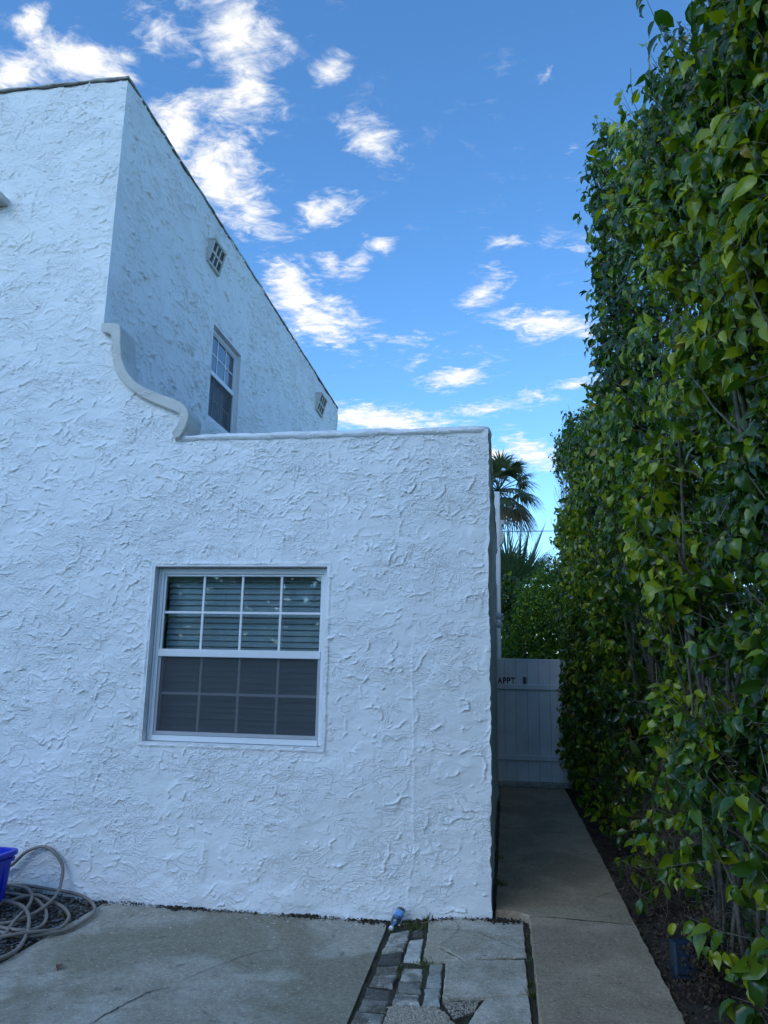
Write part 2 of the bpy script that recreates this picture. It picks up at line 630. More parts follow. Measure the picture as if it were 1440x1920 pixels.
M = {}
M['stucco'] = stucco_mat('white_stucco')
M['stucco_shaded'] = stucco_mat('shaded_side_stucco', (0.78, 0.78, 0.77))  # darker copy of the wall stucco; passage shade put into its base colour
M['plaster'] = stucco_mat('smooth_painted_plaster', (0.62, 0.60, 0.55), dirt=False)
M['coping'] = simple_mat('weathered_coping', (0.42, 0.43, 0.38), 0.7, 0.35, 14, 0.3, 0.003)
M['flashing'] = simple_mat('dark_roof_flashing', (0.12, 0.11, 0.10), 0.6, 0.3, 14, 0.3)
M['vinyl'] = simple_mat('white_vinyl', (0.78, 0.79, 0.80), 0.35, 0.03, 6, 0.5)
M['vinyl_gate'] = simple_mat('white_gate_vinyl', (0.80, 0.82, 0.84), 0.4, 0.11, 3, 0.5)
M['screen_frame'] = simple_mat('grey_screen_frame', (0.42, 0.42, 0.44), 0.45, 0.05, 8, 0.5)
M['blind'] = simple_mat('cream_blind_slat', (0.88, 0.88, 0.86), 0.5, 0.04, 5, 0.4)
M['glass'] = glass_mat('window_glass')
M['screen'] = screen_mat('insect_screen')
M['dark_room'] = simple_mat('dark_interior', (0.05, 0.05, 0.05), 0.9, 0.1, 4, 0.1)
M['roof'] = simple_mat('flat_roof_felt', (0.25, 0.25, 0.25), 0.9, 0.1, 4, 0.1)
M['slab'] = concrete_mat('driveway_concrete', (0.31, 0.28, 0.22), (0.46, 0.425, 0.35), (0.22, 0.19, 0.125), 0.35, 1.25, 0.75)
M['path'] = concrete_mat('path_concrete', (0.32, 0.245, 0.16), (0.46, 0.35, 0.235), (0.25, 0.19, 0.125), 0.6, 1.6, 0.6)
M['flag'] = concrete_mat('paver_concrete', (0.39, 0.345, 0.27), (0.58, 0.52, 0.42), (0.30, 0.255, 0.175), 0.6, 2.6, 0.6)
M['brick'] = concrete_mat('grey_brick', (0.26, 0.25, 0.22), (0.46, 0.44, 0.39), (0.12, 0.11, 0.085), 0.5, 6.0, 0.8)
M['brick_dark'] = concrete_mat('mossy_dark_brick', (0.10, 0.095, 0.085), (0.19, 0.18, 0.165), (0.07, 0.065, 0.05), 0.4, 7.0, 0.7)
M['brick_pale'] = concrete_mat('pale_brick', (0.38, 0.38, 0.35), (0.56, 0.56, 0.52), (0.24, 0.23, 0.19), 0.4, 9.0, 0.5)
M['pebble'] = simple_mat('exposed_pebble', (0.36, 0.31, 0.24), 0.8, 0.45, 60, 0.3)
M['soil'] = concrete_mat('dark_soil', (0.035, 0.028, 0.02), (0.075, 0.06, 0.045), (0.03, 0.025, 0.018), 0.5, 3.0, 0.6)
M['joint_dirt'] = concrete_mat('joint_dirt', (0.035, 0.03, 0.022), (0.07, 0.06, 0.045), (0.03, 0.04, 0.015), 0.5, 5.0, 0.6)
M['ground'] = concrete_mat('bare_ground', (0.12, 0.11, 0.09), (0.2, 0.185, 0.15), (0.09, 0.1, 0.05), 0.3, 0.6, 0.6)
M['gravel'] = simple_mat('dark_gravel_stone', (0.12, 0.125, 0.13), 0.75, 0.75, 22, 0.35)
M['chip'] = simple_mat('white_paint_chip', (0.75, 0.75, 0.73), 0.6, 0.1, 30)
M['litter'] = simple_mat('dry_leaf_litter', (0.075, 0.052, 0.034), 0.85, 0.75, 9, 0.15)
M['bark'] = simple_mat('grey_ficus_bark', (0.125, 0.11, 0.092), 0.85, 0.5, 22, 0.2, 0.004)
M['twig'] = simple_mat('dry_twig', (0.17, 0.14, 0.11), 0.85, 0.4, 12, 0.2)
M['leaf'] = leaf_mat('ficus_leaf')
M['leaf_small'] = leaf_mat('small_hedge_leaf', 0.2, 0.45)
M['palm'] = leaf_mat('palm_leaf', 0.15, 0.5)
M['grass'] = leaf_mat('grass_blade', 0.25, 0.5)
M['hose'] = simple_mat('taupe_hose_rubber', (0.23, 0.195, 0.165), 0.42, 0.12, 9, 0.4)
M['bin'] = simple_mat('blue_bin_plastic', (0.004, 0.026, 0.50), 0.42, 0.16, 9, 0.45)
M['letter'] = simple_mat('dark_red_letter', (0.065, 0.012, 0.012), 0.5, 0.2, 30)
M['plate'] = simple_mat('dull_metal_plate', (0.17, 0.18, 0.17), 0.5, 0.2, 30, 0.5)
M['dark'] = simple_mat('near_black', (0.02, 0.02, 0.022), 0.6, 0.2, 20)
M['navy'] = simple_mat('navy_plastic', (0.010, 0.024, 0.045), 0.5, 0.15, 8)
M['label_blue'] = simple_mat('blue_bottle_label', (0.16, 0.36, 0.70), 0.35, 0.35, 40)
M['pet'] = glass_mat('clear_bottle_plastic', (0.90, 0.94, 0.96), 0.9)
M['cap'] = simple_mat('white_bottle_cap', (0.75, 0.78, 0.8), 0.4, 0.04, 10)
M['timber'] = simple_mat('weathered_sill_timber', (0.40, 0.38, 0.34), 0.8, 0.35, 14, 0.2, 0.003)
M['cable'] = simple_mat('black_cable', (0.03, 0.03, 0.03), 0.6, 0.1, 4)
M['palm_trunk'] = simple_mat('palm_trunk_bark', (0.19, 0.16, 0.13), 0.9, 0.4, 10, 0.1, 0.01)
M['brown_leaf'] = simple_mat('brown_dead_leaf', (0.12, 0.05, 0.025), 0.6, 0.4, 40)

# ------------------------------------------------------------------ stucco walls
WALL_Y = 5.653        # front wall plane
SIDE_X = -0.10        # passage side of the low wing
TALL_X = -3.332       # passage side of the tall block
LOW_TOP = 3.395
TALL_TOP = 6.82


def stroke_field(w, h, res, specs, seed, lap_len=0.010):
    """height raster of trowelled stucco strokes; specs rows: (count, region fn, heading, heading spread, wiggle, len range, sigma range, height range)"""
    rng = np.random.default_rng(seed)
    W, Hh = int(w / res) + 3, int(h / res) + 3
    R = np.zeros((Hh, W), np.float32)
    px, py, ph, ps = [], [], [], []
    for cnt, region, hd, hs, wig, (l0, l1), (s0, s1), (h0, h1) in specs:
        x = rng.uniform(0, w, cnt)
        y = rng.uniform(0, h, cnt)
        keep = rng.uniform(0, 1, cnt) < region(x, y)
        x, y = x[keep], y[keep]
        n = len(x)
        th = rng.normal(hd, hs, n)
        ln = l0 + (l1 - l0) * rng.uniform(0, 1, n) ** 1.8
        sg = rng.uniform(s0, s1, n)
        hh = h0 * 0.55 + (h1 - h0 * 0.55) * rng.uniform(0, 1, n) ** 2.0
        K = int(l1 / 0.005)
        drift = rng.normal(0, 1, n) * 0.03
        for k in range(K):
            on = (k * 0.005) < ln
            t = k * 0.005 / np.maximum(ln, 1e-6)
            env = np.clip(np.minimum(t, 1 - t) * 4 + 0.05, 0, 1) * rng.uniform(0.25, 1.25, n) ** 1.3
            px.append(x[on]); py.append(y[on]); ph.append((hh * env)[on]); ps.append(sg[on])
            th = th + rng.normal(0, wig, n) + drift
            x = x + np.cos(th) * 0.005
            y = y + np.sin(th) * 0.005
    px, py, ph, ps = map(np.concatenate, (px, py, ph, ps))
    ix, iy = np.floor(px / res).astype(int), np.floor(py / res).astype(int)
    rad = int(np.ceil(2.2 * ps.max() / res))
    up = int(np.ceil(lap_len * 2.4 / res))
    for dj in range(-rad, up + 1):
        for di in range(-rad, rad + 1):
            gx, gy = ix + di, iy + dj
            ok = (gx >= 0) & (gx < W) & (gy >= 0) & (gy < Hh)
            ax, ay = gx * res - px, gy * res - py
            # sharp lower lip, long gentle run-out above it
            prof = np.where(ay < 0, np.exp(-ay * ay / (2 * (0.55 * ps) ** 2)), np.maximum(np.exp(-ay * ay / (2 * ps * ps)), 0.45 * np.exp(-ay / lap_len)))
            val = ph * np.exp(-ax * ax / (2 * ps * ps)) * prof
            ok &= val > 1e-4
            np.maximum.at(R, (gy[ok], gx[ok]), val[ok].astype(np.float32))
    return R


def sample(R, res, x, y):
    fx = np.clip(x / res, 0, R.shape[1] - 1.001)
    fy = np.clip(y / res, 0, R.shape[0] - 1.001)
    ix, iy = fx.astype(int), fy.astype(int)
    ax, ay = fx - ix, fy - iy
    return (R[iy, ix] * (1 - ax) + R[iy, ix + 1] * ax) * (1 - ay) + (R[iy + 1, ix] * (1 - ax) + R[iy + 1, ix + 1] * ax) * ay


def seg(a, b, step):
    n = max(1, int(round((b - a) / step)))
    return list(np.linspace(a, b, n + 1)[:-1])


def corner_wobble(z):
    z = np.asarray(z, float)
    return 0.020 * vnoise(z * 2.2, z * 0 + 3.3, 5) + 0.016 * vnoise(z * 9, z * 0 + 1.3, 6) + 0.008 * vnoise(z * 30, z * 0, 8)


def grid_faces(nu, nv, keep):
    j, i = np.nonzero(keep)
    a = j * nu + i
    return np.stack([a, a + 1, a + 1 + nu, a + nu], 1)


def compact(V, F):
    used = np.unique(F)
    mp = np.full(len(V), -1, np.int64)
    mp[used] = np.arange(len(used))
    return V[used], mp[F]


house = empty('stucco_house', (-4.0, 9.0, 0), 'white rough stucco house with a tall block and a low flat-roofed wing', 'house')

WIN = (-2.690, -1.312, 1.020, 2.341)     # opening of the ground floor window: x0 x1 z0 z1
UWIN = (8.03, 8.99, 4.39, 5.53)          # upper window: y0 y1 z0 z1
SCROLL = [(-3.146, 4.389), (-3.136, 4.234), (-3.118, 4.097), (-3.077, 3.99), (-2.993, 3.873), (-2.884, 3.807), (-2.734, 3.741), (-2.598, 3.696), (-2.523, 3.643), (-2.484, 3.581), (-2.488, 3.502), (-2.518, 3.433), (-2.544, 3.384), (-2.573, 3.365), (-2.626, 3.411), (-2.59, 3.465), (-2.555, 3.534), (-2.569, 3.579), (-2.642, 3.611), (-2.768, 3.661), (-2.897, 3.721), (-3.018, 3.807), (-3.109, 3.888), (-3.164, 3.973), (-3.195, 4.079), (-3.211, 4.185), (-3.225, 4.302), (-3.319, 4.312), (-3.327, 4.393), (-3.307, 4.403)]
CURVE = [(-3.34, 4.33), (-3.18, 4.33), (-3.17, 4.2), (-3.16, 4.09), (-3.12, 3.98), (-3.05, 3.88), (-2.95, 3.80), (-2.83, 3.735), (-2.70, 3.675), (-2.58, 3.63), (-2.53, 3.56), (-2.52, 3.5), (-2.56, 3.39)]


def under_curve(x, z):
    xs = np.array([p[0] for p in CURVE[:-2]] + [-2.52])
    zs = np.array([p[1] for p in CURVE[:-2]] + [3.40])
    return (x < -2.52) & (z < np.interp(x, xs, zs))


def front_wall():
    x0, z0 = -6.20, -0.22
    us = np.array(seg(x0, -4.75, 0.018) + seg(-4.75, TALL_X, 0.0078) + seg(TALL_X, WIN[0], 0.0061) + seg(WIN[0], WIN[1], 0.0061) + seg(WIN[1], SIDE_X, 0.0061) + [SIDE_X])
    vs = np.array(seg(z0, WIN[2], 0.0058) + seg(WIN[2], WIN[3], 0.0058) + seg(WIN[3], LOW_TOP, 0.0058) + seg(LOW_TOP, TALL_TOP, 0.0085) + [TALL_TOP])
    nu, nv = len(us), len(vs)
    X, Z = np.meshgrid(us, vs)
    X = X.copy()
    w, h = SIDE_X - x0, TALL_TOP - z0

    def xr(x):
        return x + x0

    def zr(y):
        return y + z0
    right = lambda x, y: np.where((xr(x) > -1.35) & (zr(y) < 3.5), 1.0, 0.25)
    mid = lambda x, y: np.clip(1.25 - np.abs(xr(x) + 2.15) / 1.3, 0.06, 1) * (zr(y) < 3.6) * np.clip(0.55 + 1.8 * fbm(x * 2, y * 2, 31, 2), 0.12, 1)
    left = lambda x, y: np.where((xr(x) < -2.8) | (zr(y) > 2.7), 1.0, 0.12)
    specs = [
        (1700, right, 0.10, 0.45, 0.26, (0.02, 0.34), (0.0036, 0.0050), (0.008, 0.018)),
        (680, right, 1.45, 0.45, 0.24, (0.02, 0.22), (0.0036, 0.0050), (0.007, 0.016)),
        (4200, right, 0, 3, 0.6, (0.006, 0.022), (0.0036, 0.0056), (0.004, 0.014)),
        (13800, mid, 0.15, 0.6, 0.36, (0.015, 0.14), (0.0034, 0.0046), (0.006, 0.015)),
        (7900, left, 0.20, 0.26, 0.20, (0.02, 0.22), (0.0034, 0.0046), (0.007, 0.018)),
        (2350, left, 0.4, 0.6, 0.5, (0.008, 0.04), (0.0036, 0.0052), (0.004, 0.012)),
    ]
    R = stroke_field(w, h, 0.004, specs, 3)
    hgt = sample(R, 0.004, X - x0, Z - z0)
    # trowel laps: material piled above each stroke, thin below
    hgt += 0.016 * fbm(X * 1.5, Z * 1.5, 41, 3) + 0.0035 * fbm(X * 11, Z * 15, 42, 3)
    hgt += 0.004 * np.clip(fbm(X * 5, Z * 7, 45, 2) * 6, -0.5, 0.5)
    # vertical lap joint right of the window
    sx = -0.655 + 0.05 * vnoise(Z * 2.5, Z * 0, 77) + 0.01 * vnoise(Z * 11, Z * 0, 78)
    jz = np.clip((2.0 - Z) * 3, 0, 1) * np.clip((Z + 0.1) * 6, 0, 1)
    hgt += jz * (0.0035 / (1 + np.exp(-np.clip((X - sx) / 0.004, -40, 40))) * np.exp(-np.clip(X - sx, 0, 9) / 0.12) + 0.004 * np.exp(-((X - sx - 0.012) / 0.008) ** 2) * (0.5 + vnoise(Z * 25, Z * 0, 79)))
    # smooth edges near the opening and the corners
    dx = np.maximum(np.maximum(WIN[0] - X, X - WIN[1]), 0)
    dz = np.maximum(np.maximum(WIN[2] - Z, Z - WIN[3]), 0)
    dw = np.maximum(dx, dz)
    edge = np.clip(dw / 0.03, 0, 1)
    hgt = hgt * edge + 0.010 * np.exp(-((dw - 0.022) / 0.010) ** 2) * (0.7 + fbm(X * 20, Z * 20, 51, 2))
    hgt *= np.clip((SIDE_X - X) / 0.02, 0.15, 1)
    hgt = np.where((X < TALL_X + 0.02) & (Z > 4.35), hgt * np.clip((TALL_X - X) / 0.03, 0.1, 1), hgt)
    # the wall foot flares out a little
    hgt += 0.018 * np.clip((0.10 - Z) / 0.2, 0, 1) * (1 + 1.5 * fbm(X * 3, Z * 3, 61, 3))
    X += corner_wobble(Z) * np.clip(1 - (SIDE_X - X) / 0.12, 0, 1)
    V = np.stack([X, WALL_Y - hgt, Z], -1).reshape(-1, 3)
    xc = 0.25 * (X[:-1, :-1] + X[1:, :-1] + X[:-1, 1:] + X[1:, 1:])
    zc = 0.25 * (Z[:-1, :-1] + Z[1:, :-1] + Z[:-1, 1:] + Z[1:, 1:])
    keep = (xc < TALL_X) | (zc < LOW_TOP) | under_curve(xc, zc)
    keep &= ~((xc > WIN[0]) & (xc < WIN[1]) & (zc > WIN[2]) & (zc < WIN[3]))
    V, F = compact(V, grid_faces(nu, nv, keep))
    o = link_mesh('wall', np_mesh('wall', V, F), M['stucco'], house, True)
    o['label'] = 'rough white stucco front wall'
    return o


def core(mb):
    pass


def side_wall_low():
    ys = np.array(seg(WALL_Y, 7.5, 0.018) + seg(7.5, 11.9, 0.035) + [11.9])
    vs = np.array(seg(-0.22, LOW_TOP, 0.022) + [LOW_TOP])
    Y, Z = np.meshgrid(ys, vs)
    w, h = 11.9 - WALL_Y, LOW_TOP + 0.22
    one = lambda x, y: np.ones_like(x)
    R = stroke_field(w, h, 0.01, [(2600, one, 0.1, 0.6, 0.2, (0.05, 0.22), (0.010, 0.014), (0.003, 0.008))], 9)
    hgt = sample(R, 0.01, Y - WALL_Y, Z + 0.22) + 0.02 * fbm(Y * 1.6, Z * 1.6, 14, 3)
    hgt *= np.clip((Y - WALL_Y) / 0.05, 0, 1)
    X = SIDE_X + hgt + corner_wobble(Z) * np.clip(1 - (Y - WALL_Y) / 0.2, 0, 1)
    Yp = Y - 0.0
    V = np.stack([X, Yp, Z], -1).reshape(-1, 3)
    F = grid_faces(len(ys), len(vs), np.ones((len(vs) - 1, len(ys) - 1), bool))
    o = link_mesh('wall', np_mesh('wall', V, F), M['stucco_shaded'], house, True)
    o['label'] = 'shaded stucco side wall along the path'


def side_wall_tall():
    y1 = 14.80
    ys = np.array(seg(WALL_Y, UWIN[0], 0.014) + seg(UWIN[0], UWIN[1], 0.016) + seg(UWIN[1], y1, 0.024) + [y1])
    vs = np.array(seg(3.0, UWIN[2], 0.014) + seg(UWIN[2], UWIN[3], 0.012) + seg(UWIN[3], TALL_TOP, 0.011) + [TALL_TOP])
    Y, Z = np.meshgrid(ys, vs)
    w, h = y1 - WALL_Y, TALL_TOP - 3.0
    one = lambda x, y: np.ones_like(x)
    patchy = lambda x, y: np.clip(0.6 + 1.5 * fbm(x * 1.3, y * 1.3, 23, 2), 0.15, 1) * np.clip((x - 0.05) / 0.35, 0.1, 1)
    R = stroke_field(w, h, 0.007, [(11500, patchy, -0.12, 0.28, 0.16, (0.03, 0.26), (0.0050, 0.0070), (0.016, 0.036)),
                                   (1800, one, 0.2, 0.9, 0.3, (0.02, 0.06), (0.0052, 0.0075), (0.008, 0.016))], 19)
    hgt = sample(R, 0.007, Y - WALL_Y, Z - 3.0)
    hgt = hgt + 0.016 * fbm(Y * 1.6, Z * 1.6, 24, 3) + 0.004 * fbm(Y * 10, Z * 12, 25, 3)
    dy = np.maximum(np.maximum(UWIN[0] - Y, Y - UWIN[1]), 0)
    dz = np.maximum(np.maximum(UWIN[2] - Z, Z - UWIN[3]), 0)
    hgt *= np.clip(np.maximum(dy, dz) / 0.06, 0, 1)
    hgt *= np.clip((Y - WALL_Y) / 0.04, 0.1, 1)
    V = np.stack([TALL_X + hgt, np.where(Z < 4.36, np.maximum(Y, WALL_Y + 0.045), Y), Z], -1).reshape(-1, 3)
    yc = 0.25 * (Y[:-1, :-1] + Y[1:, :-1] + Y[:-1, 1:] + Y[1:, 1:])
    zc = 0.25 * (Z[:-1, :-1] + Z[1:, :-1] + Z[:-1, 1:] + Z[1:, 1:])
    keep = ~((yc > UWIN[0]) & (yc < UWIN[1]) & (zc > UWIN[2]) & (zc < UWIN[3]))
    V, F = compact(V, grid_faces(len(ys), len(vs), keep))
    o = link_mesh('wall', np_mesh('wall', V, F), M['stucco'], house, True)
    o['label'] = 'stucco side of the tall block with streaky relief'


front_wall()
side_wall_low()
side_wall_tall()

# solid masonry behind the rendered faces, roofs, far walls
mb = MB()
yi0, yi1 = WALL_Y + 0.035, WALL_Y + 0.20
mb.box(TALL_X + 0.05, WIN[0] - 0.004, yi0, yi1, -0.2, 3.36)
mb.box(WIN[1] + 0.004, SIDE_X - 0.03, yi0, yi1, -0.2, 3.36)
mb.box(WIN[0] - 0.004, WIN[1] + 0.004, yi0, yi1, -0.2, WIN[2] - 0.004)
mb.box(WIN[0] - 0.004, WIN[1] + 0.004, yi0, yi1, WIN[3] + 0.004, 3.36)
mb.box(SIDE_X - 0.22, SIDE_X - 0.03, yi1, 11.7, -0.2, 3.36)
mb.box(TALL_X, SIDE_X - 0.03, 11.7, 11.88, -0.2, 3.36)
mb.box(-9.0, -6.20, WALL_Y - 0.006, WALL_Y + 0.2, -0.2, TALL_TOP)
mb.box(-6.20, TALL_X - 0.05, yi0, yi1, -0.2, TALL_TOP - 0.021)
mb.box(-9.0, -8.8, WALL_Y + 0.2, 14.6, -0.2, TALL_TOP)
mb.box(-9.0, TALL_X - 0.01, 14.6, 14.79, -0.2, TALL_TOP - 0.01)
mb.box(TALL_X - 0.22, TALL_X - 0.03, yi1, UWIN[0] - 0.01, -0.2, TALL_TOP - 0.02)
mb.box(TALL_X - 0.22, TALL_X - 0.03, UWIN[1] + 0.01, 14.6, -0.2, TALL_TOP - 0.02)
mb.box(TALL_X - 0.22, TALL_X - 0.03, UWIN[0] - 0.01, UWIN[1] + 0.01, -0.2, UWIN[2] - 0.01)
mb.box(TALL_X - 0.22, TALL_X - 0.03, UWIN[0] - 0.01, UWIN[1] + 0.01, UWIN[3] + 0.01, TALL_TOP - 0.02)
mb.build('masonry', M['stucco'], house)
mb = MB()
mb.box(TALL_X - 0.02, SIDE_X - 0.20, yi1 - 0.02, 11.75, 3.0, 3.1)
mb.box(-8.85, TALL_X - 0.20, yi1 - 0.02, 14.65, 6.4, 6.5)
mb.build('roof', M['roof'], house)
# under the scroll: wing wall
mb = MB()
poly = CURVE[:-1] + [(-2.54, 3.33), (-3.34, 3.33)]
poly = [(x - 0.012 if i > 1 else x, z - 0.015) for i, (x, z) in enumerate(poly)]
mb.prism(poly, lambda a, b: (a, WALL_Y + 0.036, b), lambda a, b: (a, WALL_Y + 0.2, b))
mb.build('wing_wall', M['stucco'], house)
# scroll moulding
mb = MB()
n = len(SCROLL)


def smooth_closed(poly, k=2):
    for _ in range(k):
        q = []
        for i in range(len(poly)):
            a, b = Vector(poly[i]), Vector(poly[(i + 1) % len(poly)])
            q += [tuple(a * 0.78 + b * 0.22), tuple(a * 0.22 + b * 0.78)]
        poly = q
    return poly


sp = smooth_closed(SCROLL, 2)
cx = sum(p[0] for p in sp) / len(sp)
nn = len(sp)
vs = []
for off, y in ((0.006, WALL_Y - 0.052), (0.0, WALL_Y - 0.045), (0.0, WALL_Y + 0.22)):
    for i in range(nn):
        a, b, c = Vector(sp[i - 1]), Vector(sp[i]), Vector(sp[(i + 1) % nn])
        t = (c - a).normalized()
        nrm = Vector((t.y, -t.x))   # polygon runs clockwise: inside on the right
        p = b + nrm * off
        wob = 0.004 * float(vnoise(np.array(b.x * 30), np.array(b.y * 30), 4))
        vs.append((p.x + wob, y + wob, p.y - wob))
fs = [tuple(range(nn))]
for r in range(2):
    for i in range(nn):
        j = (i + 1) % nn
        fs.append((r * nn + i, (r + 1) * nn + i, (r + 1) * nn + j, r * nn + j))
mb.add(vs, fs)
o = mb.build('scroll_moulding', M['plaster'], house)
o['label'] = 'S-shaped smooth plaster scroll on the step of the parapet'


# copings
def wobble_strip(name, pts, prof, mat, seed, amp, step=0.04):
    """sweep a closed profile (across, up) along a polyline of (x, y, z) with outward normals"""
    vs, fs = [], []
    rows = []
    P = []
    for (a, na), (b, nb) in zip(pts[:-1], pts[1:]):
        a, b, na, nb = Vector(a), Vector(b), Vector(na), Vector(nb)
        k = max(1, int((b - a).length / step))
        for i in range(k):
            t = i / k
            P.append((a.lerp(b, t), na.lerp(nb, t)))
    P.append((Vector(pts[-1][0]), Vector(pts[-1][1])))
    d = 0.0
    m = len(prof)
    for i, (p, nr) in enumerate(P):
        if i:
            d += (p - P[i - 1][0]).length
        for k, (ac, up) in enumerate(prof):
            w = amp * (float(fbm(np.array(d * 5 + k * 0.7), np.array(k * 1.9), seed, 3)))
            w2 = amp * (float(fbm(np.array(d * 7 + k * 0.7), np.array(k * 1.9 + 9), seed + 3, 3)))
            q = p + nr * (ac + w) + Vector((0, 0, up + w2))
            vs.append(q)
    for i in range(len(P) - 1):
        for k in range(m):
            a, b = i * m + k, i * m + (k + 1) % m
            fs.append((a, b, b + m, a + m))
    fs.append(tuple(range(m)))
    fs.append(tuple((len(P) - 1) * m + k for k in range(m))[::-1])
    mb = MB()
    mb.add(vs, fs)
    return mb.build(name, mat, house, True)


low_prof = [(-0.20, -0.05), (-0.20, 0.01), (-0.10, 0.022), (0.0, 0.016), (0.018, 0.0), (0.020, -0.018), (0.008, -0.036), (-0.03, -0.05)]
c = wobble_strip('coping', [((-2.60, WALL_Y, LOW_TOP), (0, -1, 0)), ((-0.16, WALL_Y, LOW_TOP + 0.005), (0, -1, 0)), ((SIDE_X, WALL_Y + 0.03, LOW_TOP + 0.004), (0.7, -0.7, 0)),
                             ((SIDE_X, WALL_Y + 0.12, LOW_TOP), (1, 0, 0)), ((SIDE_X, 11.9, LOW_TOP), (1, 0, 0))], low_prof, M['stucco'], 81, 0.016)
c['label'] = 'rough rounded stucco edge along the low parapet'
tall_prof = [(-0.20, -0.02), (-0.20, 0.012), (0.014, 0.014), (0.017, 0.002), (0.010, -0.004)]
wobble_strip('coping', [((-9.0, WALL_Y, TALL_TOP), (0, -1, 0)), ((TALL_X - 0.03, WALL_Y, TALL_TOP), (0, -1, 0)), ((TALL_X, WALL_Y, TALL_TOP + 0.004), (0.7, -0.7, 0)), ((TALL_X, WALL_Y + 0.05, TALL_TOP), (1, 0, 0)),
                         ((TALL_X, 14.8, TALL_TOP), (1, 0, 0))], tall_prof, M['coping'], 91, 0.012, 0.06)
drip = [(-0.02, -0.018), (-0.02, -0.006), (0.011, -0.006), (0.012, -0.018)]
wobble_strip('drip_edge', [((-9.0, WALL_Y, TALL_TOP), (0, -1, 0)), ((TALL_X - 0.03, WALL_Y, TALL_TOP), (0, -1, 0)), ((TALL_X, WALL_Y, TALL_TOP), (0.7, -0.7, 0)), ((TALL_X, WALL_Y + 0.05, TALL_TOP), (1, 0, 0)),
                            ((TALL_X, 14.8, TALL_TOP), (1, 0, 0))], drip, M['flashing'], 95, 0.02, 0.05)


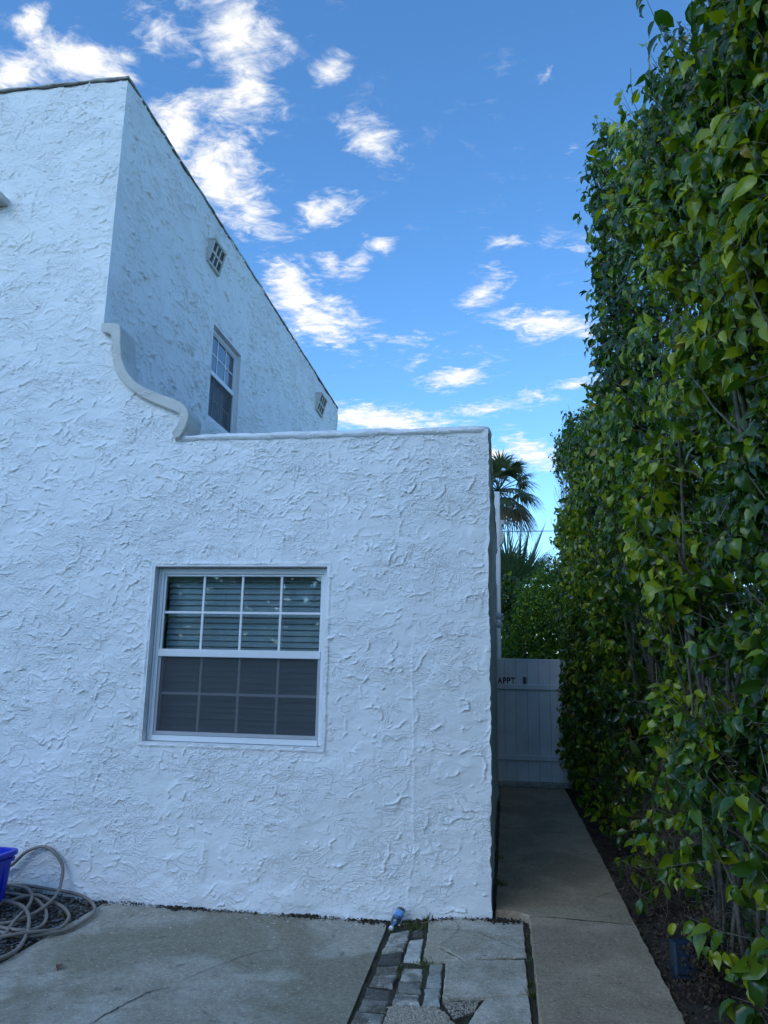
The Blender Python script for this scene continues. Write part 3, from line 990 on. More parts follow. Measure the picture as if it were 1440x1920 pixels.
# ------------------------------------------------------------------ windows
def window(origin, rotz, w, h, cols, label, recess=0.075, rail=0.50, sill_out=0.0, kind='front'):
    """local x along the wall, y into the wall, z up; origin bottom left of the opening"""
    T = Matrix.Translation(Vector(origin)) @ Matrix.Rotation(rotz, 4, 'Z')
    win = empty('window', origin, parent=house)
    win['label'] = label
    # plaster reveal round the opening
    mb = MB()
    e = 0.19
    mb.box(-0.03, 0.0, -0.002, e, -0.03, h + 0.03, T)
    mb.box(w, w + 0.03, -0.002, e, -0.03, h + 0.03, T)
    mb.box(0, w, -0.002, e, h, h + 0.03, T)
    mb.box(0, w, -0.002, e, -0.03, 0.0, T)
    mb.build('reveal', M['stucco'], win)
    g = 0.004
    y0 = recess
    # outer frame, stepped
    fw = 0.045
    mb = MB()
    mb.bbox(g, fw, y0, y0 + 0.07, g, h - g, 0.003, T)
    mb.bbox(w - fw, w - g, y0, y0 + 0.07, g, h - g, 0.003, T)
    mb.bbox(fw, w - fw, y0 + 0.001, y0 + 0.07, h - 0.05, h - g, 0.003, T)
    mb.bbox(fw, w - fw, y0 - 0.012, y0 + 0.07, g, 0.045, 0.003, T)
    mb.bbox(g + 0.002, 0.020, y0 - 0.014, y0 - 0.0005, 0.05, h - g - 0.004, 0.002, T)
    mb.bbox(w - 0.020, w - g - 0.002, y0 - 0.014, y0 - 0.0005, 0.05, h - g - 0.004, 0.002, T)
    mb.build('frame', M['vinyl'], win)
    zr = h * rail
    # upper sash
    ux0, ux1, uz0, uz1 = fw, w - fw, zr, h - 0.05
    mb = MB()
    s = 0.018
    mb.bbox(ux0 + 0.001, ux0 + s, y0 + 0.012, y0 + 0.045, uz0, uz1 - 0.001, 0.002, T)
    mb.bbox(ux1 - s, ux1 - 0.001, y0 + 0.012, y0 + 0.045, uz0, uz1 - 0.001, 0.002, T)
    mb.bbox(ux0 + s, ux1 - s, y0 + 0.012, y0 + 0.045, uz1 - s, uz1 - 0.001, 0.002, T)
    mb.build('upper_sash', M['vinyl'], win)
    mb = MB()
    mb.bbox(fw + 0.0005, w - fw - 0.0005, y0 - 0.006, y0 + 0.05, zr - 0.03, zr + 0.028, 0.004, T)
    mb.build('meeting_rail', M['vinyl'], win)
    # panes and bars
    px0, px1 = ux0 + s, ux1 - s
    pz0, pz1 = zr + 0.028, uz1 - s
    b = 0.010
    for zz in (0.5 * (pz0 + pz1),):
        MB().bbox(px0, px1, y0 + 0.016, y0 + 0.034, zz - b, zz + b, 0.003, T).build('glazing_bar', M['vinyl'], win)
    xs = [px0 + (px1 - px0) * k / cols for k in range(cols + 1)]
    for xk in xs[1:-1]:
        MB().bbox(xk - b, xk + b, y0 + 0.0165, y0 + 0.0335, pz0, pz1, 0.003, T).build('glazing_bar', M['vinyl'], win)
    zz = 0.5 * (pz0 + pz1)
    for k in range(cols):
        for za, zb in ((pz0, zz), (zz, pz1)):
            MB().box(xs[k], xs[k + 1], y0 + 0.024, y0 + 0.026, za, zb, T).build('pane', M['glass'], win)
    # lower sash behind the insect screen
    lz0, lz1 = 0.045, zr - 0.03
    mb = MB()
    for (a0, a1, c0, c1) in ((fw, fw + 0.03, lz0, lz1), (w - fw - 0.03, w - fw, lz0, lz1), (fw + 0.03, w - fw - 0.03, lz0, lz0 + 0.03)):
        mb.bbox(a0 + 0.001, a1 - 0.001, y0 + 0.035, y0 + 0.062, c0 + 0.001, c1 - 0.001, 0.002, T)
    mb.build('lower_sash', M['vinyl'], win)
    lx0, lx1 = fw + 0.03, w - fw - 0.03
    lzm = 0.5 * (lz0 + 0.03 + lz1)
    MB().bbox(lx0, lx1, y0 + 0.04, y0 + 0.056, lzm - b, lzm + b, 0.003, T).build('glazing_bar', M['vinyl'], win)
    xl = [lx0 + (lx1 - lx0) * k / cols for k in range(cols + 1)]
    for xk in xl[1:-1]:
        MB().bbox(xk - b, xk + b, y0 + 0.0405, y0 + 0.0555, lz0 + 0.03, lz1, 0.003, T).build('glazing_bar', M['vinyl'], win)
    for k in range(cols):
        for za, zb in ((lz0 + 0.03, lzm), (lzm, lz1)):
            MB().box(xl[k], xl[k + 1], y0 + 0.047, y0 + 0.049, za, zb, T).build('pane', M['glass'], win)
    mb = MB()
    t = 0.022
    mb.bbox(fw + 0.002, fw + t, y0 + 0.008, y0 + 0.022, lz0 + 0.002, lz1 - 0.002, 0.002, T)
    mb.bbox(w - fw - t, w - fw - 0.002, y0 + 0.008, y0 + 0.022, lz0 + 0.002, lz1 - 0.002, 0.002, T)
    mb.bbox(fw + t, w - fw - t, y0 + 0.008, y0 + 0.022, lz0 + 0.002, lz0 + t + 0.006, 0.002, T)
    mb.build('screen_frame', M['screen_frame'], win)
    MB().box(fw + t, w - fw - t, y0 + 0.0145, y0 + 0.0155, lz0 + t, lz1, T).build('insect_screen', M['screen'], win)
    if sill_out:
        mb = MB()
        mb.bbox(-0.38, w + 0.38, -sill_out, 0.05, -0.115, -0.042, 0.008, T)
        mb.build('sill', M['plaster'], win)
    return T


T1 = window((WIN[0], WALL_Y, WIN[2]), 0, WIN[1] - WIN[0], WIN[3] - WIN[2], 4, 'eight over eight sash window in the low wing')
T2 = window((TALL_X, UWIN[0], UWIN[2]), math.pi / 2, UWIN[1] - UWIN[0], UWIN[3] - UWIN[2], 3, 'upper window above the low roof', 0.05, 0.52, kind='side')


def blind(T, w, z0, z1, y, label, tilt=1.03):
    bl = empty('window_blind', T @ Vector((w / 2, y, z0)), label, 'blind')
    mb = MB()
    mb.bbox(0, w, y - 0.03, y + 0.03, z1 - 0.045, z1, 0.004, T)
    mb.build('head_rail', M['blind'], bl)
    pitch = 0.046
    k = int((z1 - 0.06 - z0) / pitch)
    me = None
    for i in range(k):
        z = z1 - 0.07 - i * pitch
        a = tilt + random.uniform(-0.03, 0.03)
        if i > k - 7 and i % 2:
            a -= 0.30
        hw = 0.0275
        mb = MB()
        rows = []
        for s in (-1, -0.4, 0.4, 1):
            yy, zz = y + s * hw * math.cos(a), z + s * hw * math.sin(a)
            cr = 0.003 * (1 - s * s)
            rows.append((yy - cr * math.sin(a), zz + cr * math.cos(a)))
        vs = []
        for x in (0.004, w - 0.004):
            for (yy, zz) in rows:
                vs.append(T @ Vector((x, yy, zz)))
            for (yy, zz) in rows[::-1]:
                vs.append(T @ Vector((x, yy + 0.0025 * math.sin(a), zz - 0.0025 * math.cos(a))))
        m8 = 8
        fs = [(j, (j + 1) % m8, (j + 1) % m8 + m8, j + m8) for j in range(m8)]
        fs += [tuple(range(m8))[::-1], tuple(range(m8, 16))]
        mb.add(vs, fs)
        mb.build('slat', M['blind'], bl)
    for xk in (0.12, w * 0.36, w * 0.64, w - 0.12):
        mb = MB()
        mb.tube([T @ Vector((xk, y - 0.03, z1 - 0.05)), T @ Vector((xk, y - 0.03, z0))], 0.0016, 4)
        mb.build('cord', M['blind'], bl)
    mb = MB()
    mb.bbox(0, w, y - 0.02, y + 0.02, z0 - 0.005, z0 + 0.015, 0.003, T)
    mb.build('bottom_rail', M['blind'], bl)


blind(T1 @ Matrix.Translation((0.03, 0, 0)), WIN[1] - WIN[0] - 0.06, 0.06, 1.27, 0.235, 'cream slatted blind drawn behind the ground floor window')
blind(T2 @ Matrix.Translation((0.03, 0, 0)), UWIN[1] - UWIN[0] - 0.06, 0.06, 1.09, 0.17, 'white slatted blind added behind the upper window to lighten its panes')  # blind added to make the upper panes look lighter
# dark room behind
mb = MB()
mb.box(WIN[0] - 0.6, WIN[1] + 0.6, 9.0, 9.1, 0, 3.0)
mb.box(TALL_X + 0.05, SIDE_X - 0.25, yi1, 11.6, -0.15, -0.05)
mb.build('interior', M['dark_room'], house)
mb = MB()
mb.box(TALL_X - 2.5, TALL_X - 2.4, 6.5, 10.5, 3.0, 6.4)
mb.build('interior', M['dark_room'], house)

# far left upper window whose sill end shows at the picture's edge
window((-5.85, WALL_Y - 0.003, 5.72), 0, 1.1, 0.95, 3, 'upper front window with a projecting sill', -0.08, 0.5, 0.13)


# vent blocks
def vent(y0, y1, z0, z1, label):
    v = empty('vent_block', (TALL_X, (y0 + y1) / 2, z0), parent=house)
    v['label'] = label
    K = Matrix(((1, 0, 0.26, -0.26 * z0), (0, 1, 0, 0), (0, 0, 1, 0), (0, 0, 0, 1)))   # leans out towards the top
    xo, xi = TALL_X + 0.030, TALL_X + 0.010
    MB().box(xi - 0.14, xi, y0 + 0.02, y1 - 0.02, z0 + 0.02, z1 - 0.02, K).build('dark_backing', M['dark'], v)  # solid dark block; the shade in the holes is put into its colour
    mb = MB()
    b = 0.036
    mb.bbox(xi - 0.13, xo, y0, y1, z0, z0 + b, 0.008, K)
    mb.bbox(xi - 0.13, xo, y0, y1, z1 - b, z1, 0.008, K)
    mb.bbox(xi - 0.13, xo - 0.002, y0, y0 + b, z0 + b, z1 - b, 0.008, K)
    mb.bbox(xi - 0.13, xo - 0.002, y1 - b, y1, z0 + b, z1 - b, 0.008, K)
    mb.build('rim', M['plaster'], v)
    mb = MB()
    zm = (z0 + z1) / 2
    mb.bbox(xi - 0.02, xo - 0.006, y0 + b, y1 - b, zm - 0.015, zm + 0.015, 0.005, K)
    for k in (1, 2):
        yk = y0 + b + (y1 - y0 - 2 * b) * k / 3
        mb.bbox(xi - 0.02, xo - 0.008, yk - 0.014, yk + 0.014, z0 + b, z1 - b, 0.005, K)
    mb.build('grille', M['plaster'], v)


vent(7.66, 8.04, 6.13, 6.43, 'six hole vent block in the tall wall')
vent(12.95, 13.42, 6.16, 6.50, 'six hole vent block near the far end of the tall wall')

# ------------------------------------------------------------------ ground
def sheet(name, poly, z, mat, thick=0.0):
    mb = MB()
    if thick:
        mb.prism(poly, lambda a, b: (a, b, z), lambda a, b: (a, b, z - thick))
    else:
        mb.add([(x, y, z) for x, y in poly], [tuple(range(len(poly)))])
    o = mb.build(name, mat)
    o['kind'] = 'structure'
    return o


def dense_sheet(name, x0, x1, y0, y1, zf, mat, step=0.05, mask=None):
    xs = np.linspace(x0, x1, int((x1 - x0) / step) + 1)
    ys = np.linspace(y0, y1, int((y1 - y0) / step) + 1)
    X, Y = np.meshgrid(xs, ys)
    V = np.stack([X, Y, zf(X, Y)], -1).reshape(-1, 3)
    keep = np.ones((len(ys) - 1, len(xs) - 1), bool)
    if mask is not None:
        xc, yc = 0.5 * (xs[1:] + xs[:-1]), 0.5 * (ys[1:] + ys[:-1])
        keep &= mask(*np.meshgrid(xc, yc))
    V, F = compact(V, grid_faces(len(xs), len(ys), keep))
    o = link_mesh(name, np_mesh(name, V, F), mat, None, True)
    o['kind'] = 'structure'
    return o


sheet('ground', [(-900, -900), (900, -900), (900, 900), (-900, 900)], -0.19, M['ground'])


def pz(x):
    return -0.1 + 0.06 * np.clip((np.asarray(x, float) + 0.75) / 0.45, 0, 1)


# concrete driveway slab
SLAB = [(-2.855, 5.60), (-2.845, -3.0), (-0.775, -3.0), (-0.772, 4.1), (-0.792, 5.46), (-0.80, 5.62), (-1.6, 5.63)]
slab = sheet('driveway', SLAB, -0.10, M['slab'], 0.08)
# cracks in the slab: thin open seams
def crack(pts, w, z, parent, mat):
    mb = MB()
    vs, fs = [], []
    rng = random.Random(len(pts) * 7 + int(abs(pts[0][0]) * 100))
    P = []
    for a, b in zip(pts[:-1], pts[1:]):
        for i in range(8):
            t = i / 8
            P.append((a[0] * (1 - t) + b[0] * t + rng.uniform(-.006, .006), a[1] * (1 - t) + b[1] * t + rng.uniform(-.006, .006)))
    P.append(pts[-1])
    for i, p in enumerate(P):
        q = P[min(i + 1, len(P) - 1)]
        r = P[max(i - 1, 0)]
        t = Vector((q[0] - r[0], q[1] - r[1])).normalized()
        ww = w * rng.uniform(0.4, 1.2) * min(1, 0.15 + 4 * min(i, len(P) - 1 - i) / len(P))
        vs += [(p[0] - t.y * ww, p[1] + t.x * ww, z), (p[0] + t.y * ww, p[1] - t.x * ww, z)]
    fs = [(2 * i, 2 * i + 1, 2 * i + 3, 2 * i + 2) for i in range(len(P) - 1)]
    mb.add(vs, fs)
    return mb.build('crack', mat, parent)


crack([(-2.02, 3.55), (-1.95, 3.95), (-1.90, 4.12), (-1.87, 4.22), (-1.80, 4.30)], 0.005, -0.0965, slab, M['brick_dark'])
crack([(-1.78, 4.36), (-1.66, 4.62), (-1.52, 4.88), (-1.30, 5.05)], 0.0022, -0.0965, slab, M['brick_dark'])

# bedding under bricks and flags
dense_sheet('paving_bed', -0.79, 0.18, 3.2, 5.72, lambda X, Y: pz(X) - 0.015 + 0.010 * fbm(X * 9, Y * 9, 3, 3), M['joint_dirt'], 0.02)
paving = empty('paving', (-0.3, 4.8, -0.1), kind='structure')
BR = [[(-0.756, 5.44), (-0.623, 5.47), (-0.617, 5.264), (-0.748, 5.221)], [(-0.749, 5.216), (-0.617, 5.256), (-0.615, 5.075), (-0.753, 5.064)], [(-0.754, 5.052), (-0.615, 5.063), (-0.607, 4.865), (-0.758, 4.878)], [(-0.748, 4.846), (-0.61, 4.843), (-0.6, 4.693), (-0.74, 4.706)], [(-0.741, 4.692), (-0.601, 4.672), (-0.607, 4.523), (-0.746, 4.567)], [(-0.755, 4.553), (-0.607, 4.507), (-0.6, 4.36), (-0.752, 4.409)], [(-0.749, 4.395), (-0.601, 4.348), (-0.594, 4.207), (-0.75, 4.25)], [(-0.751, 4.238), (-0.595, 4.195), (-0.591, 4.066), (-0.755, 4.086)], [(-0.611, 5.467), (-0.540, 5.560), (-0.522, 5.337), (-0.602, 5.322)], [(-0.613, 5.310), (-0.514, 5.303), (-0.495, 4.855), (-0.599, 4.886)], [(-0.592, 4.819), (-0.471, 4.801), (-0.456, 4.607), (-0.585, 4.619)], [(-0.585, 4.605), (-0.455, 4.591), (-0.442, 4.416), (-0.582, 4.450)], [(-0.584, 4.438), (-0.444, 4.402), (-0.432, 4.249), (-0.582, 4.288)], [(-0.436, 4.823), (-0.358, 4.819), (-0.340, 4.480), (-0.428, 4.490)], [(-0.432, 4.474), (-0.341, 4.465), (-0.331, 4.235), (-0.421, 4.257)],
      [(-0.750, 4.072), (-0.596, 4.052), (-0.594, 3.905), (-0.752, 3.92)], [(-0.750, 3.905), (-0.596, 3.89), (-0.594, 3.745), (-0.752, 3.76)]]
BR_M = ['brick', 'brick', 'brick_dark', 'brick', 'brick', 'brick_dark', 'brick', 'brick', 'brick_dark', 'brick_pale', 'brick', 'brick', 'brick', 'brick_pale', 'brick_pale', 'brick', 'brick']
FL = [[(-0.517, 5.640), (0.111, 5.700), (0.113, 5.01), (-0.245, 4.868), (-0.396, 5.092), (-0.488, 5.160)], [(-0.492, 5.135), (-0.408, 5.073), (-0.264, 4.860), (-0.478, 4.852)], [(-0.344, 4.829), (0.104, 4.940), (0.110, 4.463), (-0.116, 4.38), (-0.324, 4.319)], [(-0.32, 4.283), (-0.136, 4.335), (-0.163, 4.202), (-0.253, 4.105)], [(-0.108, 4.366), (0.110, 4.450), (0.115, 4.114), (0.116, 3.2), (-0.20, 3.2), (-0.18, 4.053), (-0.156, 4.187)], [(-0.59, 4.255), (-0.533, 4.266), (-0.43, 4.236), (-0.335, 4.198), (-0.273, 4.093), (-0.226, 3.991), (-0.217, 3.2), (-0.577, 3.2)]]
FL_M = ['flag', 'flag', 'flag', 'brick_dark', 'flag', 'pebble_slab']
FL_D = [0, 0.002, 0.004, -0.007, 0.002, 0.002]
M['pebble_slab'] = concrete_mat('exposed_aggregate', (0.26, 0.22, 0.17), (0.42, 0.37, 0.29), (0.22, 0.18, 0.14), 0.9, 3.0, 0.4)


def paver(name, poly, dz, mat, bevel, seed, jit=0.004, step=0.035, tilt=0.0):
    rng = random.Random(seed)
    P = []
    for i in range(len(poly)):
        a, b = Vector(poly[i]), Vector(poly[(i + 1) % len(poly)])
        k = max(1, int((b - a).length / step))
        for j in range(k):
            p = a.lerp(b, j / k)
            P.append(Vector((p.x + rng.uniform(-jit, jit), p.y + rng.uniform(-jit, jit))))
    c = sum(P, Vector((0, 0))) / len(P)
    m = len(P)
    tx, ty = rng.uniform(-tilt, tilt), rng.uniform(-tilt, tilt)
    vs = []
    for ins, up in ((0.0, -0.05), (0.0, -bevel * 0.9), (bevel * 0.45, -bevel * 0.25), (bevel * 1.3, 0.0)):
        for p in P:
            d = c - p
            q = p + d.normalized() * ins
            z = float(pz(q.x)) + dz + up + (q.x - c.x) * tx + (q.y - c.y) * ty
            vs.append((q.x, q.y, z))
    zc = float(pz(c.x)) + dz + rng.uniform(-0.001, 0.002)
    vs.append((c.x, c.y, zc))
    fs = []
    for r in range(3):
        for i in range(m):
            j = (i + 1) % m
            fs.append((r * m + i, r * m + j, (r + 1) * m + j, (r + 1) * m + i))
    for i in range(m):
        fs.append((3 * m + i, 3 * m + (i + 1) % m, 4 * m))
    return MB().add(vs, fs).build(name, M[mat], paving)


for i, (p, mm) in enumerate(zip(BR, BR_M)):
    c = sum((Vector(q) for q in p), Vector((0, 0))) / 4
    p = [(q[0] + math.copysign(0.003, c.x - q[0]), q[1] + math.copysign(0.010, c.y - q[1])) for q in p]
    o = paver('brick', p[::-1], random.uniform(-0.006, 0.008) - (0.004 if mm == 'brick_dark' else 0), mm, 0.013, i, 0.004, 0.028, 0.06)
for i, (p, mm) in enumerate(zip(FL, FL_M)):
    paver('flagstone', p[::-1], FL_D[i], mm, 0.006, 40 + i, 0.0035, 0.04, 0.006)
crack([(-0.34, 5.60), (-0.30, 5.42), (-0.33, 5.27), (-0.40, 5.10)], 0.0025, -0.0385, paving, M['brick_dark']).location.z = -0.003
crack([(-0.44, 5.35), (-0.20, 5.38), (-0.05, 5.22), (0.10, 5.06)], 0.0022, -0.0365, paving, M['brick_dark'])
# pebbles of the broken aggregate slab
def stones(name, pts, sizes, mat, seed, squash=0.6):
    rng = np.random.default_rng(seed)
    ico = []
    ph = (1 + 5 ** 0.5) / 2
    base = np.array([(-1, ph, 0), (1, ph, 0), (-1, -ph, 0), (1, -ph, 0), (0, -1, ph), (0, 1, ph), (0, -1, -ph), (0, 1, -ph), (ph, 0, -1), (ph, 0, 1), (-ph, 0, -1), (-ph, 0, 1)]) / 1.9
    tri = np.array([(0, 11, 5), (0, 5, 1), (0, 1, 7), (0, 7, 10), (0, 10, 11), (1, 5, 9), (5, 11, 4), (11, 10, 2), (10, 7, 6), (7, 1, 8), (3, 9, 4), (3, 4, 2), (3, 2, 6), (3, 6, 8), (3, 8, 9), (4, 9, 5), (2, 4, 11), (6, 2, 10), (8, 6, 7), (9, 8, 1)])
    n = len(pts)
    th = rng.uniform(0, 6.28, n)
    sc = np.stack([sizes * rng.uniform(0.7, 1.3, n), sizes * rng.uniform(0.6, 1.1, n), sizes * squash * rng.uniform(0.6, 1.2, n)], 1)
    jit = rng.uniform(0.75, 1.2, (n, 12, 1))
    B = base[None] * jit * sc[:, None]
    c, s = np.cos(th)[:, None], np.sin(th)[:, None]
    x = B[..., 0] * c - B[..., 1] * s
    y = B[..., 0] * s + B[..., 1] * c
    V = np.stack([x, y, B[..., 2]], -1) + pts[:, None]
    F = (tri[None] + (np.arange(n) * 12)[:, None, None]).reshape(-1, 3)
    return np_mesh(name, V.reshape(-1, 3), F)


def in_poly(x, y, poly):
    r = np.zeros(len(x), bool)
    n = len(poly)
    for i in range(n):
        x0, y0 = poly[i]
        x1, y1 = poly[(i + 1) % n]
        cond = ((y0 > y) != (y1 > y)) & (x < (x1 - x0) * (y - y0) / (y1 - y0 + 1e-12) + x0)
        r ^= cond
    return r


px_ = RNG.uniform(-0.59, -0.22, 3800)
py_ = RNG.uniform(3.6, 4.27, 3800)
ok = in_poly(px_, py_, FL[5])
pp = np.stack([px_[ok], py_[ok], pz(px_[ok]) + 0.003], 1)
o = link_mesh('aggregate', stones('aggregate', pp, RNG.uniform(0.004, 0.009, len(pp)), M['pebble'], 4), M['pebble'], paving)
o['kind'] = 'stuff'
px_ = RNG.uniform(-0.32, -0.13, 700)
py_ = RNG.uniform(4.1, 4.34, 700)
ok = in_poly(px_, py_, FL[3])
pp = np.stack([px_[ok], py_[ok], pz(px_[ok]) - 0.005], 1)
o = link_mesh('aggregate', stones('aggregate', pp, RNG.uniform(0.003, 0.008, len(pp)), M['pebble'], 5), M['pebble'], paving)
o['kind'] = 'stuff'

# the path: two cast slabs with a joint
path = empty('path', (0.4, 6.0, 0), kind='structure')


def path_slab(poly, seed, z=0.0):
    rng = random.Random(seed)
    P = []
    for i in range(len(poly)):
        a, b = Vector(poly[i]), Vector(poly[(i + 1) % len(poly)])
        k = max(1, int((b - a).length / 0.06))
        for j in range(k):
            p = a.lerp(b, j / k)
            P.append((p.x + rng.uniform(-0.005, 0.005), p.y + rng.uniform(-0.004, 0.004)))
    m = len(P)
    c = Vector((sum(p[0] for p in P) / m, sum(p[1] for p in P) / m))
    vs = []
    for ins, up in ((0, -0.16), (0, -0.006), (0.002, -0.002), (0.006, 0.0)):
        for i, p in enumerate(P):
            a, b = Vector(P[i - 1]), Vector(P[(i + 1) % m])
            t = (b - a).normalized()
            nr = Vector((-t.y, t.x))
            q = Vector(p) + nr * ins
            vs.append((q.x, q.y, z + up))
    fs = []
    for r in range(3):
        for i in range(m):
            j = (i + 1) % m
            fs.append((r * m + i, r * m + j, (r + 1) * m + j, (r + 1) * m + i))
    fs.append(tuple(range(3 * m, 4 * m)))
    return MB().add(vs, fs).build('slab', M['path'], path)


path_slab([(0.150, -3.0), (0.828, -3.0), (0.828, 5.590), (0.150, 5.637)], 1)
path_slab([(0.150, 5.642), (0.828, 5.596), (0.836, 9.0), (0.822, 11.45), (-0.06, 11.45), (-0.07, 5.70), (0.0, 5.715), (0.09, 5.705), (0.128, 5.66)], 2, 0.0)
crack([(0.155, 5.641), (0.32, 5.630), (0.5, 5.617), (0.66, 5.606), (0.82, 5.595)], 0.006, 0.0015, path, M['soil'])

# soil bed under the hedge
dense_sheet('soil', 0.815, 2.9, 0.0, 15.0, lambda X, Y: -0.035 + 0.05 * fbm(X * 3, Y * 3, 8, 3) + 0.05 * np.clip((X - 0.9) / 0.8, 0, 1), M['soil'], 0.05)
# gravel bed by the wall
dense_sheet('gravel_bed', -6.0, -2.84, 3.0, 5.70, lambda X, Y: -0.105 + 0.04 * np.clip((-2.9 - X) / 0.6, 0, 1) * np.clip((Y - 4.4) / 1.0, 0.2, 1) + 0.012 * fbm(X * 12, Y * 12, 3, 3), M['soil'], 0.03)
n = 3600
gx = RNG.uniform(-4.0, -2.86, n)
gy = RNG.uniform(4.0, 5.64, n)
gz = -0.098 + 0.04 * np.clip((-2.9 - gx) / 0.6, 0, 1) * np.clip((gy - 4.4) / 1.0, 0.2, 1) + RNG.uniform(-0.004, 0.006, n)
gr = link_mesh('gravel', stones('gravel', np.stack([gx, gy, gz], 1), RNG.uniform(0.005, 0.017, n) ** 1.0, M['gravel'], 6, 0.5), M['gravel'])
tag(gr, 'dark loose gravel and shell chips under the coiled hose', 'gravel', kind='stuff')


# loose flakes: paint chips on slab
def flakes(n, xr, yr, zf, smin, smax, seed, curl=0.2):
    rng = np.random.default_rng(seed)
    x, y = rng.uniform(*xr, n), rng.uniform(*yr, n)
    s = rng.uniform(smin, smax, n)
    th = rng.uniform(0, 6.28, n)
    asp = rng.uniform(0.35, 0.9, n)
    base = np.array([(-1, -0.5), (0.2, -1), (1, 0.1), (0.3, 0.9), (-0.7, 0.7)])
    B = base[None] * s[:, None, None] * np.stack([np.ones(n), asp], 1)[:, None] * rng.uniform(0.7, 1.2, (n, 5, 1))
    c, sn = np.cos(th)[:, None], np.sin(th)[:, None]
    X = B[..., 0] * c - B[..., 1] * sn + x[:, None]
    Y = B[..., 0] * sn + B[..., 1] * c + y[:, None]
    Z = zf(x, y)[:, None] + rng.uniform(0.001, 0.004, (n, 1)) + rng.uniform(0, curl, (n, 5)) * s[:, None]
    V = np.stack([X, Y, Z], -1).reshape(-1, 3)
    F = np.arange(n * 5).reshape(n, 5)
    return V, F


V, F = flakes(420, (-2.8, -0.8), (4.6, 5.62), lambda x, y: np.full(len(x), -0.1), 0.003, 0.011, 3)
d = 5.62 - V[:, 1].reshape(-1, 5).mean(1)
keep = np.random.default_rng(5).uniform(0, 1, len(F)) < np.exp(-d / 0.18)
V, F = compact(V, F[keep])
tag(link_mesh('paint_chips', np_mesh('paint_chips', V, F), M['chip']), 'white flakes of paint scattered along the foot of the wall', 'paint chips', kind='stuff')
# dirt line where wall meets slab
n = 2600
dx_ = RNG.uniform(-2.85, 0.1, n)
dx_ += 0.12 * fbm(dx_ * 5, dx_ * 0, 66, 3)
dy_ = 5.655 - np.abs(RNG.normal(0.030, 0.020 + 0.03 * np.abs(vnoise(dx_ * 4, dx_ * 0, 67)), n))
dzz = np.where(dx_ < -0.75, -0.1, pz(dx_)) + RNG.uniform(0, 0.012, n)
tag(link_mesh('debris', stones('debris', np.stack([dx_, dy_, dzz], 1), RNG.uniform(0.0015, 0.0065, n) * (0.6 + 1.4 * np.abs(vnoise(dx_ * 6, dx_ * 0, 68)) * 2), M['soil'], 8), M['soil']), 'dark crumbs of dirt along the foot of the white wall', 'dirt', kind='stuff')


# ------------------------------------------------------------------ leaves
def leaf_template(stations, widths, curl, fold, twist=0.0):
    """unit leaf: length 1 along +y, normal +z; returns verts and triangles"""
    mid, lf, rt = [], [], []
    V = []
    for t, w in zip(stations, widths):
        ang = curl * t
        # bend downwards along an arc
        if abs(curl) > 1e-4:
            y = math.sin(ang) / curl
            z = -(1 - math.cos(ang)) / curl
        else:
            y, z = t, 0
        ny, nzv = math.sin(ang), math.cos(ang)
        tw = twist * (t - 0.3)
        mid.append(len(V))
        V.append((0, y, z))
        if w > 0:
            lf.append(len(V))
            V.append((-w, y + ny * (fold - tw) * w, z + nzv * (fold - tw) * w))
            rt.append(len(V))
            V.append((w, y + ny * (fold + tw) * w, z + nzv * (fold + tw) * w))
    F = [(mid[0], mid[1], lf[0]), (mid[0], rt[0], mid[1])]
    for k in range(len(lf) - 1):
        F += [(mid[k + 1], mid[k + 2], lf[k + 1]), (mid[k + 1], lf[k + 1], lf[k]), (mid[k + 1], rt[k], rt[k + 1]), (mid[k + 1], rt[k + 1], mid[k + 2])]
    F += [(mid[-2], mid[-1], lf[-1]), (mid[-2], rt[-1], mid[-1])]
    return np.array(V), np.array(F)


ST = [0, 0.14, 0.36, 0.60, 0.82, 1.0]
WD = [0, 0.175, 0.250, 0.195, 0.065, 0]
LEAF_HI = [leaf_template(ST, WD, c, f, t) for c, f, t in ((0.8, 0.55, 0.2), (1.3, 0.40, -0.35), (1.9, 0.75, 0.4), (0.5, 0.35, -0.3))]
LEAF_XL = [leaf_template([0, 0.42, 1], [0, 0.27, 0], 1.0, 0.35)]
LEAF_LO = [leaf_template([0, 0.38, 0.75, 1], [0, 0.28, 0.17, 0], c, f) for c, f in ((0.6, 0.3), (1.3, 0.35))]


def place_leaves(tmpl, P, A, Nn, S):
    """instances of a leaf template at P with axis A, normal Nn, length S"""
    V, F = tmpl
    X = np.cross(A, Nn)
    X /= np.linalg.norm(X, axis=1, keepdims=True) + 1e-9
    Nn = np.cross(X, A)
    Rm = np.stack([X, A, Nn], 2)          # columns
    W = np.einsum('nij,kj->nki', Rm, V) * S[:, None, None] + P[:, None]
    FF = (F[None] + (np.arange(len(P)) * len(V))[:, None, None]).reshape(-1, 3)
    return W.reshape(-1, 3), FF, Rm


def tint_attr(me, cols):
    a = me.attributes.new('tint', 'FLOAT_COLOR', 'POINT')
    a.data.foreach_set('color', np.concatenate([cols, np.ones((len(cols), 1))], 1).astype(np.float32).ravel())


def build_foliage(name, parts, mat, parent):
    Vs, Fs, Cs = [], [], []
    off = 0
    for V, F, C in parts:
        Vs.append(V)
        Fs.append(F + off)
        Cs.append(C)
        off += len(V)
    V, F, C = np.concatenate(Vs), np.concatenate(Fs), np.concatenate(Cs)
    me = np_mesh(name, V, F)
    tint_attr(me, C)
    o = link_mesh(name, me, mat, parent, True)
    o['kind'] = 'stuff'
    return o


def norm(a):
    return a / (np.linalg.norm(a, axis=-1, keepdims=True) + 1e-9)


PAL = np.array([(0.018, 0.055, 0.010), (0.036, 0.095, 0.010), (0.075, 0.150, 0.009), (0.150, 0.220, 0.009), (0.250, 0.300, 0.012), (0.340, 0.360, 0.022)])


